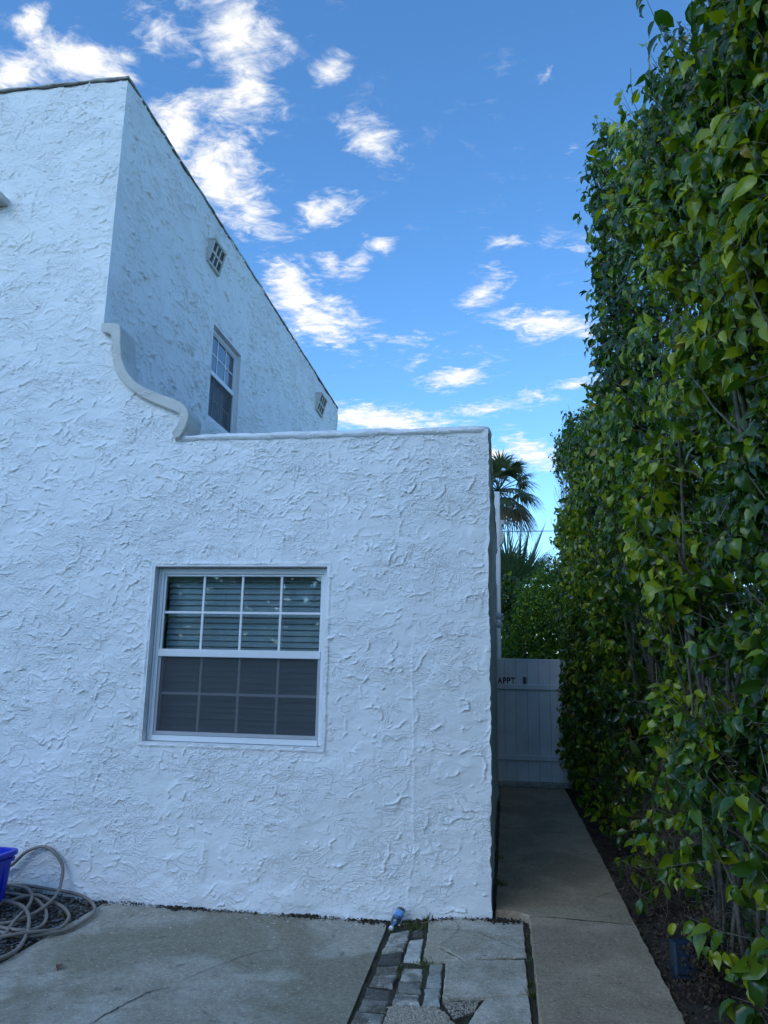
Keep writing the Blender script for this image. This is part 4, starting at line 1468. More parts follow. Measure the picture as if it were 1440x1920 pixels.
def leaf_colors(n, rng, bias):
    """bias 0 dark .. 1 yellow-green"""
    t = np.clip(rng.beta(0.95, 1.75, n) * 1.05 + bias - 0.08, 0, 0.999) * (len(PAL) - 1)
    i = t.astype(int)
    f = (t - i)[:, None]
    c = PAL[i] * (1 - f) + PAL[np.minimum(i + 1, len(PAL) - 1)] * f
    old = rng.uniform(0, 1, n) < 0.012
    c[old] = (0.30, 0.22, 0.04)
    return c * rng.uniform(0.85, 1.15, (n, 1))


def hedge_top(y):
    y = np.asarray(y, float)
    near = np.interp(y, [2.0, 3.6, 5.0, 6.0, 7.0], [4.6, 4.95, 5.25, 5.65, 6.05]) + 0.35 * vnoise(y * 1.1, y * 0, 3)
    far = 4.35 + 0.22 * np.clip(y - 8, 0, 6) + 0.5 * vnoise(y * 1.3, y * 0, 4)
    t = np.clip((y - 7.0) / 0.5, 0, 1)
    return near * (1 - t) + far * t


def hedge_face(y, z):
    return 1.13 + 0.52 * vnoise(y * 0.95, z * 0.8, 13) + 0.36 * vnoise(y * 2.3, z * 2.0, 14) + 0.18 * vnoise(y * 4.6, z * 4.0, 15) + 0.10 * np.clip(1.2 - z, 0, 1)


hedge = empty('ficus_hedge', (1.6, 6.5, 0), 'tall dense ficus hedge with glossy drooping leaves beside the path', 'hedge')
hr = np.random.default_rng(21)
tw_p, tw_d, tw_l = [], [], []


def add_twigs(n, y0, y1, tmean, zlo=0.1):
    y = hr.uniform(y0, y1, n)
    T = hedge_top(y)
    z = hr.uniform(0, 1, n) * (T - zlo) + zlo
    clump = fbm(y * 1.7, z * 1.7, 71, 3)
    low = np.where(y < 4.1, -0.2, 0.40)
    dens = np.clip((z - low) / 0.9, 0.10, 1.0) * np.clip(0.66 + 3.3 * clump, 0.02, 1)
    k = hr.uniform(0, 1, n) < dens
    y, z, T = y[k], z[k], T[k]
    n = len(y)
    depth = hr.exponential(tmean, n)
    x = hedge_face(y, z) + depth
    # round the shoulder at the top
    x += np.clip((z - (T - 0.5)) / 0.5, 0, 1) ** 2 * 0.25
    k = x < 2.5
    x, y, z, depth = x[k], y[k], z[k], depth[k]
    n = len(x)
    d = norm(np.stack([-0.75 + 0.5 * hr.normal(0, 1, n), 0.55 * hr.normal(0, 1, n), 0.35 + 0.45 * hr.normal(0, 1, n)], 1))
    ln = hr.uniform(0.12, 0.30, n)
    p = np.stack([x, y, z], 1) - d * ln[:, None] * 0.6
    tw_p.append(p); tw_d.append(d); tw_l.append(ln)


add_twigs(8200, 1.9, 5.2, 0.15)
add_twigs(8500, 5.2, 8.6, 0.15)
add_twigs(7500, 8.6, 14.6, 0.16)
add_twigs(6000, 1.9, 14.6, 0.8)
# dark inner growth that closes the foot of the hedge
n = 3200
y = hr.uniform(1.9, 12.5, n)
z = hr.uniform(0.05, 2.2, n)
x = hr.uniform(1.45, 2.6, n)
d = norm(np.stack([-0.5 + 0.5 * hr.normal(0, 1, n), 0.6 * hr.normal(0, 1, n), 0.3 + 0.5 * hr.normal(0, 1, n)], 1))
tw_p.append(np.stack([x, y, z], 1)); tw_d.append(d); tw_l.append(hr.uniform(0.15, 0.30, n))
# looser sprays hanging out of the face
n = 330
y = hr.uniform(2.4, 7.2, n)
z = hr.uniform(0.6, 1.0, n) * hedge_top(y)
x = hedge_face(y, z) + 0.05
d = norm(np.stack([-0.8 + 0.3 * hr.normal(0, 1, n), 0.6 * hr.normal(0, 1, n), 0.35 + 0.4 * hr.normal(0, 1, n)], 1))
tw_p.append(np.stack([x, y, z], 1)); tw_d.append(d); tw_l.append(hr.uniform(0.28, 0.42, n))
# long ragged shoots along the top and at the end of the tall stretch
n = 150
y = np.concatenate([hr.uniform(6.0, 7.4, 90), hr.uniform(3.0, 6.0, 60)])
z = np.concatenate([hr.uniform(3.4, 6.25, 90), hedge_top(y[90:]) + hr.uniform(-0.5, 0.1, 60)])
x = hr.normal(1.02, 0.07, n)
d = norm(np.stack([-0.65 + 0.3 * hr.normal(0, 1, n), 0.4 * hr.normal(0, 1, n), 0.55 + 0.35 * hr.normal(0, 1, n)], 1))
tw_p.append(np.stack([x, y, z], 1)); tw_d.append(d); tw_l.append(hr.uniform(0.30, 0.50, n))
# low leafy growth over the bed
n = 190
y = hr.uniform(2.6, 9.6, n)
z = hr.uniform(0.12, 1.1, n)
x = hr.normal(1.06, 0.09, n)
d = norm(np.stack([-0.7 + 0.4 * hr.normal(0, 1, n), 0.6 * hr.normal(0, 1, n), 0.25 + 0.4 * hr.normal(0, 1, n)], 1))
tw_p.append(np.stack([x, y, z], 1)); tw_d.append(d); tw_l.append(hr.uniform(0.10, 0.24, n))
# low outer growth close to the gate
n = 900
y = hr.uniform(9.4, 11.9, n)
z = hr.uniform(0.25, 3.2, n)
x = hr.normal(0.98, 0.07, n)
d = norm(np.stack([-0.7 + 0.4 * hr.normal(0, 1, n), 0.5 * hr.normal(0, 1, n), 0.3 + 0.4 * hr.normal(0, 1, n)], 1))
tw_p.append(np.stack([x, y, z], 1)); tw_d.append(d); tw_l.append(hr.uniform(0.12, 0.26, n))
# the crown: twigs over the top
n = 3600
y = hr.uniform(1.2, 14.6, n)
x = hr.uniform(1.0, 2.5, n)
z = hedge_top(y) + hr.normal(-0.05, 0.16, n) - 0.25 * (np.abs(x - 1.75) / 0.75) ** 2
d = norm(np.stack([0.5 * hr.normal(0, 1, n), 0.5 * hr.normal(0, 1, n), 0.8 + 0.2 * hr.normal(0, 1, n)], 1))
tw_p.append(np.stack([x, y, z], 1)); tw_d.append(d); tw_l.append(hr.uniform(0.15, 0.35, n))
# shoots that stand out against the sky at the end of the tall stretch
n = 420
y = hr.uniform(6.1, 7.3, n)
z = hr.uniform(2.2, 6.3, n)
x = hr.normal(1.02, 0.08, n)
d = norm(np.stack([-0.6 + 0.4 * hr.normal(0, 1, n), 0.5 * hr.normal(0, 1, n), 0.6 + 0.3 * hr.normal(0, 1, n)], 1))
tw_p.append(np.stack([x, y, z], 1)); tw_d.append(d); tw_l.append(hr.uniform(0.15, 0.32, n))
TP, TD, TL = np.concatenate(tw_p), np.concatenate(tw_d), np.concatenate(tw_l)
# nothing over the middle of the path
tip = TP + TD * TL[:, None]
k = tip[:, 0] > 0.85 - 0.04 * np.clip((tip[:, 2] - 3.0) / 1.5, 0, 1) + 0.08 * vnoise(tip[:, 1] * 3, tip[:, 2] * 3, 47) - 0.10 * np.clip((tip[:, 1] - 8) / 3, 0, 1)
TP, TD, TL = TP[k], TD[k], TL[k]
side = norm(np.cross(TD, np.array([0, 0, 1.0])) + 1e-6)
LP, LA, LN, LS, LT = [], [], [], [], []
TWS = hr.choice([0.55, 0.8, 1.0, 1.1, 1.2], len(TP))
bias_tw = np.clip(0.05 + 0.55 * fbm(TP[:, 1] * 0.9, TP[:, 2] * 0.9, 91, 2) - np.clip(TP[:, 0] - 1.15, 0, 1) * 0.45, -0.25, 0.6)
for j in range(9):
    t = (j + 0.6) / 9
    on = (j < 4) | (hr.uniform(0, 1, len(TP)) < (TL / 0.30) * 1.15)
    m = on.sum()
    sgn = 1 if j % 2 else -1
    up = np.cross(side[on], TD[on])
    phi = hr.normal(0, 0.7, m)
    sd = side[on] * (np.cos(phi) * sgn)[:, None] + up * np.sin(phi)[:, None]
    a = norm(TD[on] * (0.35 + 0.3 * t) + sd * 0.8 + np.array([-0.1, 0, -1.05]) + 0.36 * hr.normal(0, 1, (m, 3)))
    nn_ = np.array([-0.75, -0.35, 0.55]) + 0.60 * hr.normal(0, 1, (m, 3))
    p = TP[on] + TD[on] * (TL[on] * t)[:, None] + a * 0.018
    s = np.clip(hr.normal(0.099, 0.020, m), 0.04, 0.15) * TWS[on] * (0.75 + 0.25 * (1 - abs(t - 0.4)))
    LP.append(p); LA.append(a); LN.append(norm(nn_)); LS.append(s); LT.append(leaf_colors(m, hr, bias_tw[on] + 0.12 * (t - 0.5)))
LP, LA, LN, LS, LT = map(np.concatenate, (LP, LA, LN, LS, LT))

# which leaves show largest in the picture: they become parts of their own
rel = LP + LA * (LS * 0.5)[:, None] - np.array([0, 0, H_EYE])
cw, cu, cr_ = rel @ np.array(CAM_W), rel @ np.array(CAM_U), rel @ np.array(CAM_R)
ok = cw > 0.3
sx = np.where(ok, 720 + 1441.7 * cr_ / np.maximum(cw, 0.1), -1)
sy = np.where(ok, 960 - 1441.7 * cu / np.maximum(cw, 0.1), -1)
ok &= (sx > 6) & (sx < 1434) & (sy > 6) & (sy < 1914)
cell = (sx // 11).astype(int) * 1000 + (sy // 11).astype(int)
idx = np.nonzero(ok)[0]
idx = idx[np.argsort(cw[idx])]
_, first = np.unique(cell[idx], return_index=True)
front = idx[first]
size = LS[front] / cw[front]
big = front[np.argsort(-size)[:300]]
is_big = np.zeros(len(LP), bool)
is_big[big] = True
# two tints and shapes shared by the single leaves
bvar = hr.integers(0, 4, len(LP))
parts = []
lod = np.where((LP[:, 1] < 4.8) & (LP[:, 0] < 1.30), 0, np.where((LP[:, 1] < 7.2) & (LP[:, 0] < 1.38), 1, 2))
for tmpls, lv in ((LEAF_HI, 0), (LEAF_LO, 1), (LEAF_XL, 2)):
    for v, tm in enumerate(tmpls):
        k = (~is_big) & (lod == lv) & (bvar % len(tmpls) == v)
        V, F, _ = place_leaves(tm, LP[k], LA[k], LN[k], LS[k])
        parts.append((V, F, np.repeat(LT[k], len(tm[0]), 0)))
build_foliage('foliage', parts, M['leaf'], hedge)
leaf_me = {}
for i in big:
    v = int(bvar[i])
    g = LT[i]
    tb = 0 if g[1] < 0.125 else (1 if g[1] < 0.20 else 2)
    key = (v, tb)
    if key not in leaf_me:
        me = np_mesh('leaf', LEAF_HI[v][0], LEAF_HI[v][1])
        c = [(0.036, 0.095, 0.010), (0.112, 0.185, 0.009), (0.250, 0.300, 0.012)][tb]
        tint_attr(me, np.tile(np.array(c), (len(LEAF_HI[v][0]), 1)))
        me.materials.append(M['leaf'])
        me.polygons.foreach_set('use_smooth', np.ones(len(me.polygons), bool))
        leaf_me[key] = me
    a = Vector(LA[i])
    x = a.cross(Vector(LN[i])).normalized()
    nn_ = x.cross(a)
    s = float(LS[i])
    o = bpy.data.objects.new('leaf', leaf_me[key])
    COL.objects.link(o)
    p = LP[i]
    o.matrix_basis = Matrix(((x.x * s, a.x * s, nn_.x * s, p[0]), (x.y * s, a.y * s, nn_.y * s, p[1]), (x.z * s, a.z * s, nn_.z * s, p[2]), (0, 0, 0, 1)))
    adopt(o, hedge)


# twigs: thin three-sided stems, made in one go
def stick_mesh(name, P0, P1, r0, r1, bend=None):
    n = len(P0)
    T = norm(P1 - P0)
    ref = np.where(np.abs(T[:, 2:3]) < 0.9, np.array([[0, 0, 1.0]]), np.array([[1.0, 0, 0]]))
    U = norm(np.cross(T, ref))
    W = np.cross(T, U)
    rows = []
    Pm = 0.5 * (P0 + P1) + (bend if bend is not None else 0)
    for P, r in ((P0, r0), (Pm, 0.5 * (r0 + r1)), (P1, r1)):
        for k in range(3):
            a = 2 * math.pi * k / 3
            rows.append(P + (U * math.cos(a) + W * math.sin(a)) * r[:, None])
    V = np.stack(rows, 1).reshape(-1, 3)
    q = []
    for s in range(2):
        for k in range(3):
            a, b = s * 3 + k, s * 3 + (k + 1) % 3
            q.append((a, b, b + 3, a + 3))
    F = (np.array(q)[None] + (np.arange(n) * 9)[:, None, None]).reshape(-1, 4)
    return np_mesh(name, V, F)


k = (TP[:, 1] < 7.0) & (TP[:, 0] < 1.6)
n = k.sum()
me = stick_mesh('twigs', TP[k] - TD[k] * 0.10, TP[k] + TD[k] * TL[k][:, None], np.full(n, 0.0028), np.full(n, 0.0014), 0.012 * hr.normal(0, 1, (n, 3)))
o = link_mesh('twigs', me, M['twig'], hedge)
o['kind'] = 'stuff'
# dead tangle low in the hedge
n = 8000
y = hr.uniform(1.9, 12.5, n)
z = np.abs(hr.normal(0.55, 0.5, n)) + 0.03
x = hedge_face(y, z) + 0.02 + np.abs(hr.normal(0.12, 0.28, n))
d = norm(np.stack([0.6 * hr.normal(0, 1, n) - 0.2, 0.7 * hr.normal(0, 1, n), 0.7 * hr.normal(0, 1, n)], 1))
ln = hr.uniform(0.08, 0.38, n)
P0 = np.stack([np.maximum(x, 0.9), y, z], 1)
me = stick_mesh('dead_twigs', P0, P0 + d * ln[:, None], np.full(n, 0.0022), np.full(n, 0.0011), 0.05 * hr.normal(0, 1, (n, 3)) * ln[:, None] * 2)
o = link_mesh('dead_twigs', me, M['twig'], hedge)
o['kind'] = 'stuff'

# trunks and limbs
tr = random.Random(5)
yy = 1.3
while yy < 14.4:
    mb = MB()
    x = tr.uniform(1.22, 1.50)
    base = Vector((x, yy, -0.06))
    top = float(hedge_top(yy))
    for s in range(tr.choice((3, 4, 5))):
        p = base + Vector((tr.uniform(-0.10, 0.14), tr.uniform(-0.14, 0.14), 0))
        d = Vector((tr.uniform(-0.10, 0.10), tr.uniform(-0.18, 0.18), 1)).normalized()
        r = tr.uniform(0.010, 0.024)
        pts, rad = [p], [r * 1.5]
        hmax = tr.uniform(0.72, 0.98) * top
        while p.z < hmax:
            d = (d + Vector((tr.uniform(-0.13, 0.13), tr.uniform(-0.15, 0.15), 0.10))).normalized()
            p = p + d * 0.26
            p.x = min(max(p.x, 1.12), 1.75)
            pts.append(p)
            rad.append(max(0.005, r * (1 - 0.75 * p.z / top)))
            if tr.random() < 0.42 and p.z > 0.5:
                q, dd = p.copy(), (d * 0.6 + Vector((tr.uniform(-0.9, 0.3), tr.uniform(-0.8, 0.8), tr.uniform(0.2, 0.8)))).normalized()
                lp, lr = [q], [rad[-1] * 0.6]
                for u in range(tr.choice((3, 4, 5))):
                    dd = (dd + Vector((tr.uniform(-0.2, 0.2), tr.uniform(-0.2, 0.2), 0.12))).normalized()
                    q = q + dd * 0.13
                    q.x = max(q.x, 0.93)
                    lp.append(q.copy())
                    lr.append(max(0.0025, lr[0] * (1 - (u + 1) / 6)))
                mb.tube(lp, lr, 5)
        mb.tube(pts, rad, 7)
    mb.build('trunk', M['bark'], hedge, True)
    yy += tr.uniform(0.38, 0.62)

# leaf litter in the bed
n = 8000
lx = 0.83 + np.abs(hr.normal(0.12, 0.35, n))
ly = hr.uniform(2.0, 12.0, n)
ls = hr.uniform(0.006, 0.022, n)
V, F, _ = place_leaves(LEAF_XL[0], np.stack([lx, ly, -0.025 + 0.05 * np.clip((lx - 0.9) / 0.8, 0, 1) + np.abs(hr.normal(0.008, 0.012, n))], 1), norm(np.stack([hr.normal(0, 1, n), hr.normal(0, 1, n), 0.25 * hr.normal(0, 1, n)], 1)),
                       norm(np.stack([0.35 * hr.normal(0, 1, n), 0.35 * hr.normal(0, 1, n), np.ones(n)], 1)), ls * 1.8)
# clump of dead leaves caught at the foot of the nearest trunks
tag(link_mesh('leaf_litter', np_mesh('leaf_litter', V, F), M['litter']), 'dry brown leaf litter on the soil under the hedge', 'leaf litter', kind='stuff')
n = 1500
cpt = np.array([1.02, 4.55, 0.16]) + hr.normal(0, 1, (n, 3)) * np.array([0.05, 0.07, 0.12])
V, F, _ = place_leaves(LEAF_LO[1], cpt, norm(hr.normal(0, 1, (n, 3))), norm(hr.normal(0, 1, (n, 3))), hr.uniform(0.012, 0.032, n))
tag(link_mesh('dead_leaf_clump', np_mesh('dead_leaf_clump', V, F), M['litter']), 'matted clump of dead brown leaves caught at the foot of the hedge', 'leaf litter', kind='stuff')

# small-leaved hedge behind the gate
sh = empty('clipped_shrub', (0.6, 13.6, 0), 'small-leaved green shrub showing above the white gate', 'shrub')
n = 20000
v = hr.normal(0, 1, (n, 3))
v = norm(v) * (hr.uniform(0.55, 1.0, n) ** 0.4)[:, None]
P = np.array([0.80, 13.7, 1.35]) + v * np.array([0.95, 0.9, 2.1]) * (1 + 0.35 * fbm(v[:, 0] * 3 + 5, v[:, 2] * 3 + v[:, 1] * 2, 55, 3))[:, None]
k = (P[:, 2] > 0.1) & (P[:, 0] > -0.06)
P = P[k]
n = len(P)
C = leaf_colors(n, hr, 0.22) * np.array([0.80, 1.05, 0.8])
V, F, _ = place_leaves(LEAF_XL[0], P, norm(hr.normal(0, 1, (n, 3)) + np.array([0, 0, -0.2])), norm(hr.normal(0, 1, (n, 3)) * 0.6 + np.array([-0.3, -0.5, 0.7])), hr.uniform(0.045, 0.085, n))
build_foliage('crown', [(V, F, np.repeat(C, len(LEAF_XL[0][0]), 0))], M['leaf_small'], sh)
for sx_ in (0.4, 0.75, 1.1):
    mb = MB()
    mb.tube([(sx_, 13.8, -0.05), (sx_ + 0.05, 13.75, 0.9), (sx_ - 0.05, 13.8, 1.9), (sx_ + 0.1, 13.7, 2.6)], [0.035, 0.028, 0.018, 0.008], 6)
    mb.build('trunk', M['bark'], sh, True)
n = 20000
# shade-side undergrowth that closes the far end of the passage
P = np.stack([hr.uniform(-0.1, 2.6, n), hr.normal(15.2, 0.3, n), hr.uniform(0, 3.9, n)], 1)
P = P[P[:, 2] < 3.6 + 0.9 * vnoise(P[:, 0] * 1.5, P[:, 0] * 0, 17)]
n = len(P)
fs_ = empty('background_shrub', (1.2, 15.2, 0), 'dark green bushy growth closing the far end of the passage', 'shrub')
V, F, _ = place_leaves(LEAF_XL[0], P, norm(hr.normal(0, 1, (n, 3))), norm(hr.normal(0, 1, (n, 3)) * 0.6 + np.array([-0.3, -0.5, 0.7])), hr.uniform(0.10, 0.17, n))
build_foliage('crown', [(V, F, np.repeat(leaf_colors(n, hr, 0.0) * 0.9, len(LEAF_XL[0][0]), 0))], M['leaf_small'], fs_)
mb = MB()
for sx_ in (0.3, 1.3, 2.2):
    mb.tube([(sx_, 15.2, -0.1), (sx_ + 0.05, 15.2, 1.3), (sx_ - 0.05, 15.2, 2.4)], [0.04, 0.03, 0.012], 6)
mb.build('trunk', M['bark'], fs_, True)


# ------------------------------------------------------------------ palms
def frond(name, c, d, up, petiole, L, spread, nseg, droop, col, parent, seed, width=0.028):
    rng = random.Random(seed)
    c, d, up = Vector(c), Vector(d).normalized(), Vector(up)
    s = d.cross(up).normalized()
    nrm = s.cross(d).normalized()
    mb = MB()
    hub = c + d * petiole + Vector((0, 0, -droop * petiole * 0.15))
    mb.tube([c, c.lerp(hub, 0.5) + Vector((0, 0, 0.04 * petiole)), hub], [0.022, 0.018, 0.014], 4)
    for k in range(nseg):
        u = (k + 0.5) / nseg * 2 - 1
        a = u * spread + rng.uniform(-0.03, 0.03)
        ln = L * (1 - 0.32 * abs(u) ** 1.5) * rng.uniform(0.88, 1.08)
        dirv = (d * math.cos(a) + s * math.sin(a)).normalized()
        pr = s * math.cos(a) - d * math.sin(a)
        pts = []
        for i in range(5):
            t = i / 4
            fold = nrm * (-0.12 * abs(u) * t * ln)
            sag = Vector((0, 0, -droop * ln * (t ** 2.4) * (0.8 + 0.4 * rng.random())))
            pts.append(hub + dirv * (ln * t * (1 - 0.12 * droop * t)) + fold + sag)
        ws = [0.4, 1.0, 0.85, 0.5, 0.06]
        vs = []
        for p, w in zip(pts, ws):
            wv = pr * (width * w)
            vs += [p - wv, p + nrm * 0.010 * w, p + wv]
        fs = []
        for i in range(4):
            b = i * 3
            fs += [(b, b + 1, b + 4, b + 3), (b + 1, b + 2, b + 5, b + 4)]
        mb.add(vs, fs)
    me = mb.mesh(name)
    tint_attr(me, np.tile(np.array(col), (len(me.vertices), 1)) * np.random.default_rng(seed).uniform(0.85, 1.15, (len(me.vertices), 1)))
    return link_mesh(name, me, M['palm'], parent)


pr_ = random.Random(12)
palm = empty('cabbage_palm', (-0.2, 27, 0), 'dark fan palm rising behind the low white wing', 'palm tree')
pc_ = Vector((-0.12, 27.0, 7.85))
mb = MB()
mb.tube([(-0.2, 27, -0.1), (-0.25, 27, 3), (-0.2, 27, 6), (-0.2, 27, 7.7)], [0.2, 0.17, 0.15, 0.13], 10)
mb.build('trunk', M['palm_trunk'], palm, True)
for k in range(32):
    a = k * 2.399 + pr_.uniform(-0.2, 0.2)
    e = 1.2 - 2.1 * (k / 31) + pr_.uniform(-0.1, 0.1)
    d = Vector((math.cos(a) * math.cos(e), math.sin(a) * math.cos(e), math.sin(e)))
    frond('frond', pc_, d, (0, 0, 1) if abs(e) < 1.2 else (1, 0, 0), pr_.uniform(0.75, 1.05), pr_.uniform(0.85, 1.10), 1.75, 30, 0.35 + 0.3 * (k / 31), (0.065, 0.090, 0.045) if k < 25 else (0.13, 0.095, 0.05), palm, k)
palm2 = empty('fan_palm', (0.15, 17, 0), 'blue-green stiff fan palm behind the clipped shrub', 'palm tree')
pc2 = Vector((0.34, 17.0, 3.10))
mb = MB()
mb.tube([(0.15, 17, -0.1), (0.18, 17, 1.5), (0.15, 17, 3.0)], [0.17, 0.15, 0.13], 10)
mb.build('trunk', M['palm_trunk'], palm2, True)
for k in range(30):
    a = k * 2.399 + pr_.uniform(-0.2, 0.2)
    e = 1.45 - 1.7 * (k / 29) + pr_.uniform(-0.08, 0.08)
    d = Vector((math.cos(a) * math.cos(e), math.sin(a) * math.cos(e), math.sin(e)))
    frond('frond', pc2, d, (0, 0, 1) if abs(e) < 1.15 else (1, 0, 0), pr_.uniform(0.55, 0.85), pr_.uniform(0.85, 1.15), 1.5, 30, 0.05, (0.10, 0.165, 0.11) if k < 25 else (0.16, 0.11, 0.05), palm2, 100 + k, 0.02)

# unseen hedge added across the street; keeps the bright horizon out of the window glass
n = 17000
P = np.stack([hr.uniform(-20, 10, n), hr.normal(-13.5, 0.45, n), hr.uniform(-0.1, 5.3, n)], 1)
P = P[P[:, 2] < 4.7 + 1.5 * fbm(P[:, 0] * 0.8, P[:, 0] * 0, 27, 3)]
n = len(P)
st = empty('added_street_hedge', (-5, -13.5, -0.19), 'unseen tall dark green hedge added across the street behind the viewer', 'hedge')
V, F, _ = place_leaves(LEAF_XL[0], P, norm(hr.normal(0, 1, (n, 3))), norm(hr.normal(0, 1, (n, 3)) * 0.6 + np.array([0, 0.6, 0.5])), hr.uniform(0.40, 0.65, n))
build_foliage('foliage', [(V, F, np.repeat(leaf_colors(n, hr, 0.05), len(LEAF_XL[0][0]), 0))], M['leaf_small'], st)
mb = MB()
for k in range(17):
    x = -21 + 2 * k
    mb.tube([(x, -13.5, -0.2), (x + 0.1, -13.5, 1.8), (x - 0.1, -13.4, 3.6)], [0.07, 0.05, 0.02], 6)
mb.build('stems', M['bark'], st, True)

# overhead cable
mb = MB()
pts = [(-14 + 2 * i, 24.0, 5.85 + 0.006 * (i - 7) ** 2) for i in range(15)]
mb.tube(pts, 0.012, 5)
tag(mb.build('overhead_cable', M['cable']), 'thin dark overhead cable crossing behind the palms', 'cable')

# far wall end beyond the gate
rear = empty('rear_wall', (-1.0, 13.0, 0), 'white stepped wall end with a scroll rising beyond the low wing', 'wall')
mb = MB()
mb.bbox(-3.0, -0.035, 13.0, 13.35, -0.15, 4.60, 0.012)
mb.build('wall', M['stucco'], rear)
mb = MB()
sc2 = [(-0.05, 4.10), (0.03, 4.10), (0.03, 4.04), (-0.01, 4.02), (-0.012, 3.95), (0.0, 3.90), (0.03, 3.86), (0.028, 3.78), (-0.01, 3.70), (-0.05, 3.66)]
mb.prism(sc2, lambda a, b: (a, 12.99, b), lambda a, b: (a, 13.30, b))
mb.build('scroll_moulding', M['plaster'], rear)

# ------------------------------------------------------------------ gate
GY = 11.60
gate = empty('white_gate', (0.4, GY, 0), 'white vinyl plank gate marked APPT at the end of the path', 'gate')
seams = [-0.092, 0.012, 0.174, 0.336, 0.498, 0.660, 0.822, 0.984]
for a, b in zip(seams[:-1], seams[1:]):
    MB().bbox(a + 0.002, b - 0.002, GY, GY + 0.03, 0.06, 1.742, 0.004).build('plank', M['vinyl_gate'], gate)
MB().bbox(-0.093, 0.985, GY - 0.004, GY + 0.034, 1.735, 1.765, 0.004).build('top_cap', M['vinyl_gate'], gate)
for z0, z1 in ((1.328, 1.402), (0.345, 0.420)):
    MB().bbox(-0.090, 0.984, GY - 0.028, GY - 0.001, z0, z1, 0.006).build('rail', M['vinyl_gate'], gate)
MB().bbox(1.04, 1.14, GY - 0.03, GY + 0.07, -0.05, 1.9, 0.006).build('post', M['vinyl_gate'], gate)


def text_mesh(ch, size, depth, bold):
    cu = bpy.data.curves.new('letter', 'FONT')
    cu.body = ch
    cu.size = size
    cu.extrude = depth
    cu.offset = bold
    cu.resolution_u = 3
    ob = bpy.data.objects.new('letter', cu)
    COL.objects.link(ob)
    dg = bpy.context.evaluated_depsgraph_get()
    me = bpy.data.meshes.new_from_object(ob.evaluated_get(dg))
    bpy.data.objects.remove(ob)
    return me


for ch, xk in (('A', -0.090), ('P', -0.018), ('P', 0.042), ('T', 0.100)):
    me = text_mesh(ch, 0.122, 0.002, 0.0035)
    me.name = 'letter'
    xs = [v.co.x for v in me.vertices]
    x0, x1 = min(xs), max(xs)
    wdt = {'A': 0.062, 'P': 0.052, 'T': 0.056}[ch]
    for v in me.vertices:
        x = (v.co.x - x0) / (x1 - x0) * wdt
        v.co = Vector((xk + 0.004 + x, GY - 0.003 - v.co.z, 1.409 + v.co.y))
    me.materials.clear()
    link_mesh('letter', me, M['letter'], gate)['label'] = 'dark red adhesive letter ' + ch
MB().bbox(0.272, 0.326, GY - 0.010, GY - 0.0005, 1.404, 1.508, 0.002).build('number_plate', M['plate'], gate)
mb = MB()
mb.box(0.290, 0.303, GY - 0.0125, GY - 0.0095, 1.412, 1.425)
mb.box(0.294, 0.302, GY - 0.0125, GY - 0.0095, 1.432, 1.452)
mb.box(0.291, 0.305, GY - 0.0125, GY - 0.0095, 1.462, 1.468)
mb.box(0.295, 0.302, GY - 0.0125, GY - 0.0095, 1.472, 1.498)
mb.build('plate_mark', M['dark'], gate)
MB().bbox(-0.09, 0.95, GY - 0.02, GY + 0.08, -0.02, 0.048, 0.01).build('threshold', M['timber'], gate)

# narrow white strip at the far end of the side wall
mb = MB()
mb.bbox(SIDE_X + 0.005, SIDE_X + 0.022, 10.6, 10.68, 0.35, 2.75, 0.004)
pale_strip = mb.build('wall_strip', M['vinyl'])
tag(pale_strip, 'narrow white strip running down the side wall near the gate', 'conduit')
mb = MB()
mb.bbox(SIDE_X, SIDE_X + 0.03, 10.3, 10.36, 1.60, 1.74, 0.006)
mb.tube([(SIDE_X + 0.03, 10.33, 1.69), (SIDE_X + 0.055, 10.33, 1.665), (SIDE_X + 0.06, 10.33, 1.64)], 0.008, 6)
tag(mb.build('gate_hook', M['vinyl']), 'small white hook on the side wall left of the gate', 'hook')

# security light on the side wall
LYY, LZ = 8.10, 2.10
lamp = empty('security_light', (SIDE_X, LYY, LZ), 'small white two-part security light on the side wall', 'wall light')
mb = MB()
mb.lathe([(0.045, 0), (0.045, 0.012), (0.03, 0.02), (0.0, 0.021)], 16, Matrix.Translation((SIDE_X + 0.006, LYY, LZ)) @ Matrix.Rotation(math.pi / 2, 4, 'Y'))
mb.build('base', M['vinyl'], lamp, True)
mb = MB()
rot = Matrix.Translation((SIDE_X + 0.062, LYY, LZ + 0.045)) @ Matrix.Rotation(math.radians(-25), 4, 'Z') @ Matrix.Rotation(math.radians(104), 4, 'Y') @ Matrix.Scale(0.85, 4) @ Matrix.Translation((0, 0, -0.04))
mb.lathe([(0.0, -0.03), (0.026, -0.026), (0.036, -0.005), (0.040, 0.04), (0.044, 0.085), (0.040, 0.086), (0.036, 0.05)], 18, rot)
mb.build('lamp_head', M['vinyl'], lamp, True)
mb = MB()
mb.lathe([(0.0, 0.052), (0.034, 0.052), (0.036, 0.058), (0.0, 0.062)], 18, rot)
mb.build('lens', M['dark'], lamp, True)
mb = MB()
mb.lathe([(0.0, -0.036), (0.022, -0.030), (0.034, -0.012), (0.036, 0.006), (0.030, 0.024), (0.012, 0.034), (0.0, 0.036)], 16, Matrix.Translation((SIDE_X + 0.062, LYY, LZ - 0.045)))
mb.build('sensor', M['vinyl'], lamp, True)
mb = MB()
mb.tube([(SIDE_X + 0.02, LYY, LZ), (SIDE_X + 0.05, LYY, LZ + 0.02), (SIDE_X + 0.07, LYY, LZ + 0.03)], 0.010, 8)
mb.tube([(SIDE_X + 0.02, LYY, LZ), (SIDE_X + 0.045, LYY, LZ - 0.015), (SIDE_X + 0.06, LYY, LZ - 0.03)], 0.009, 8)
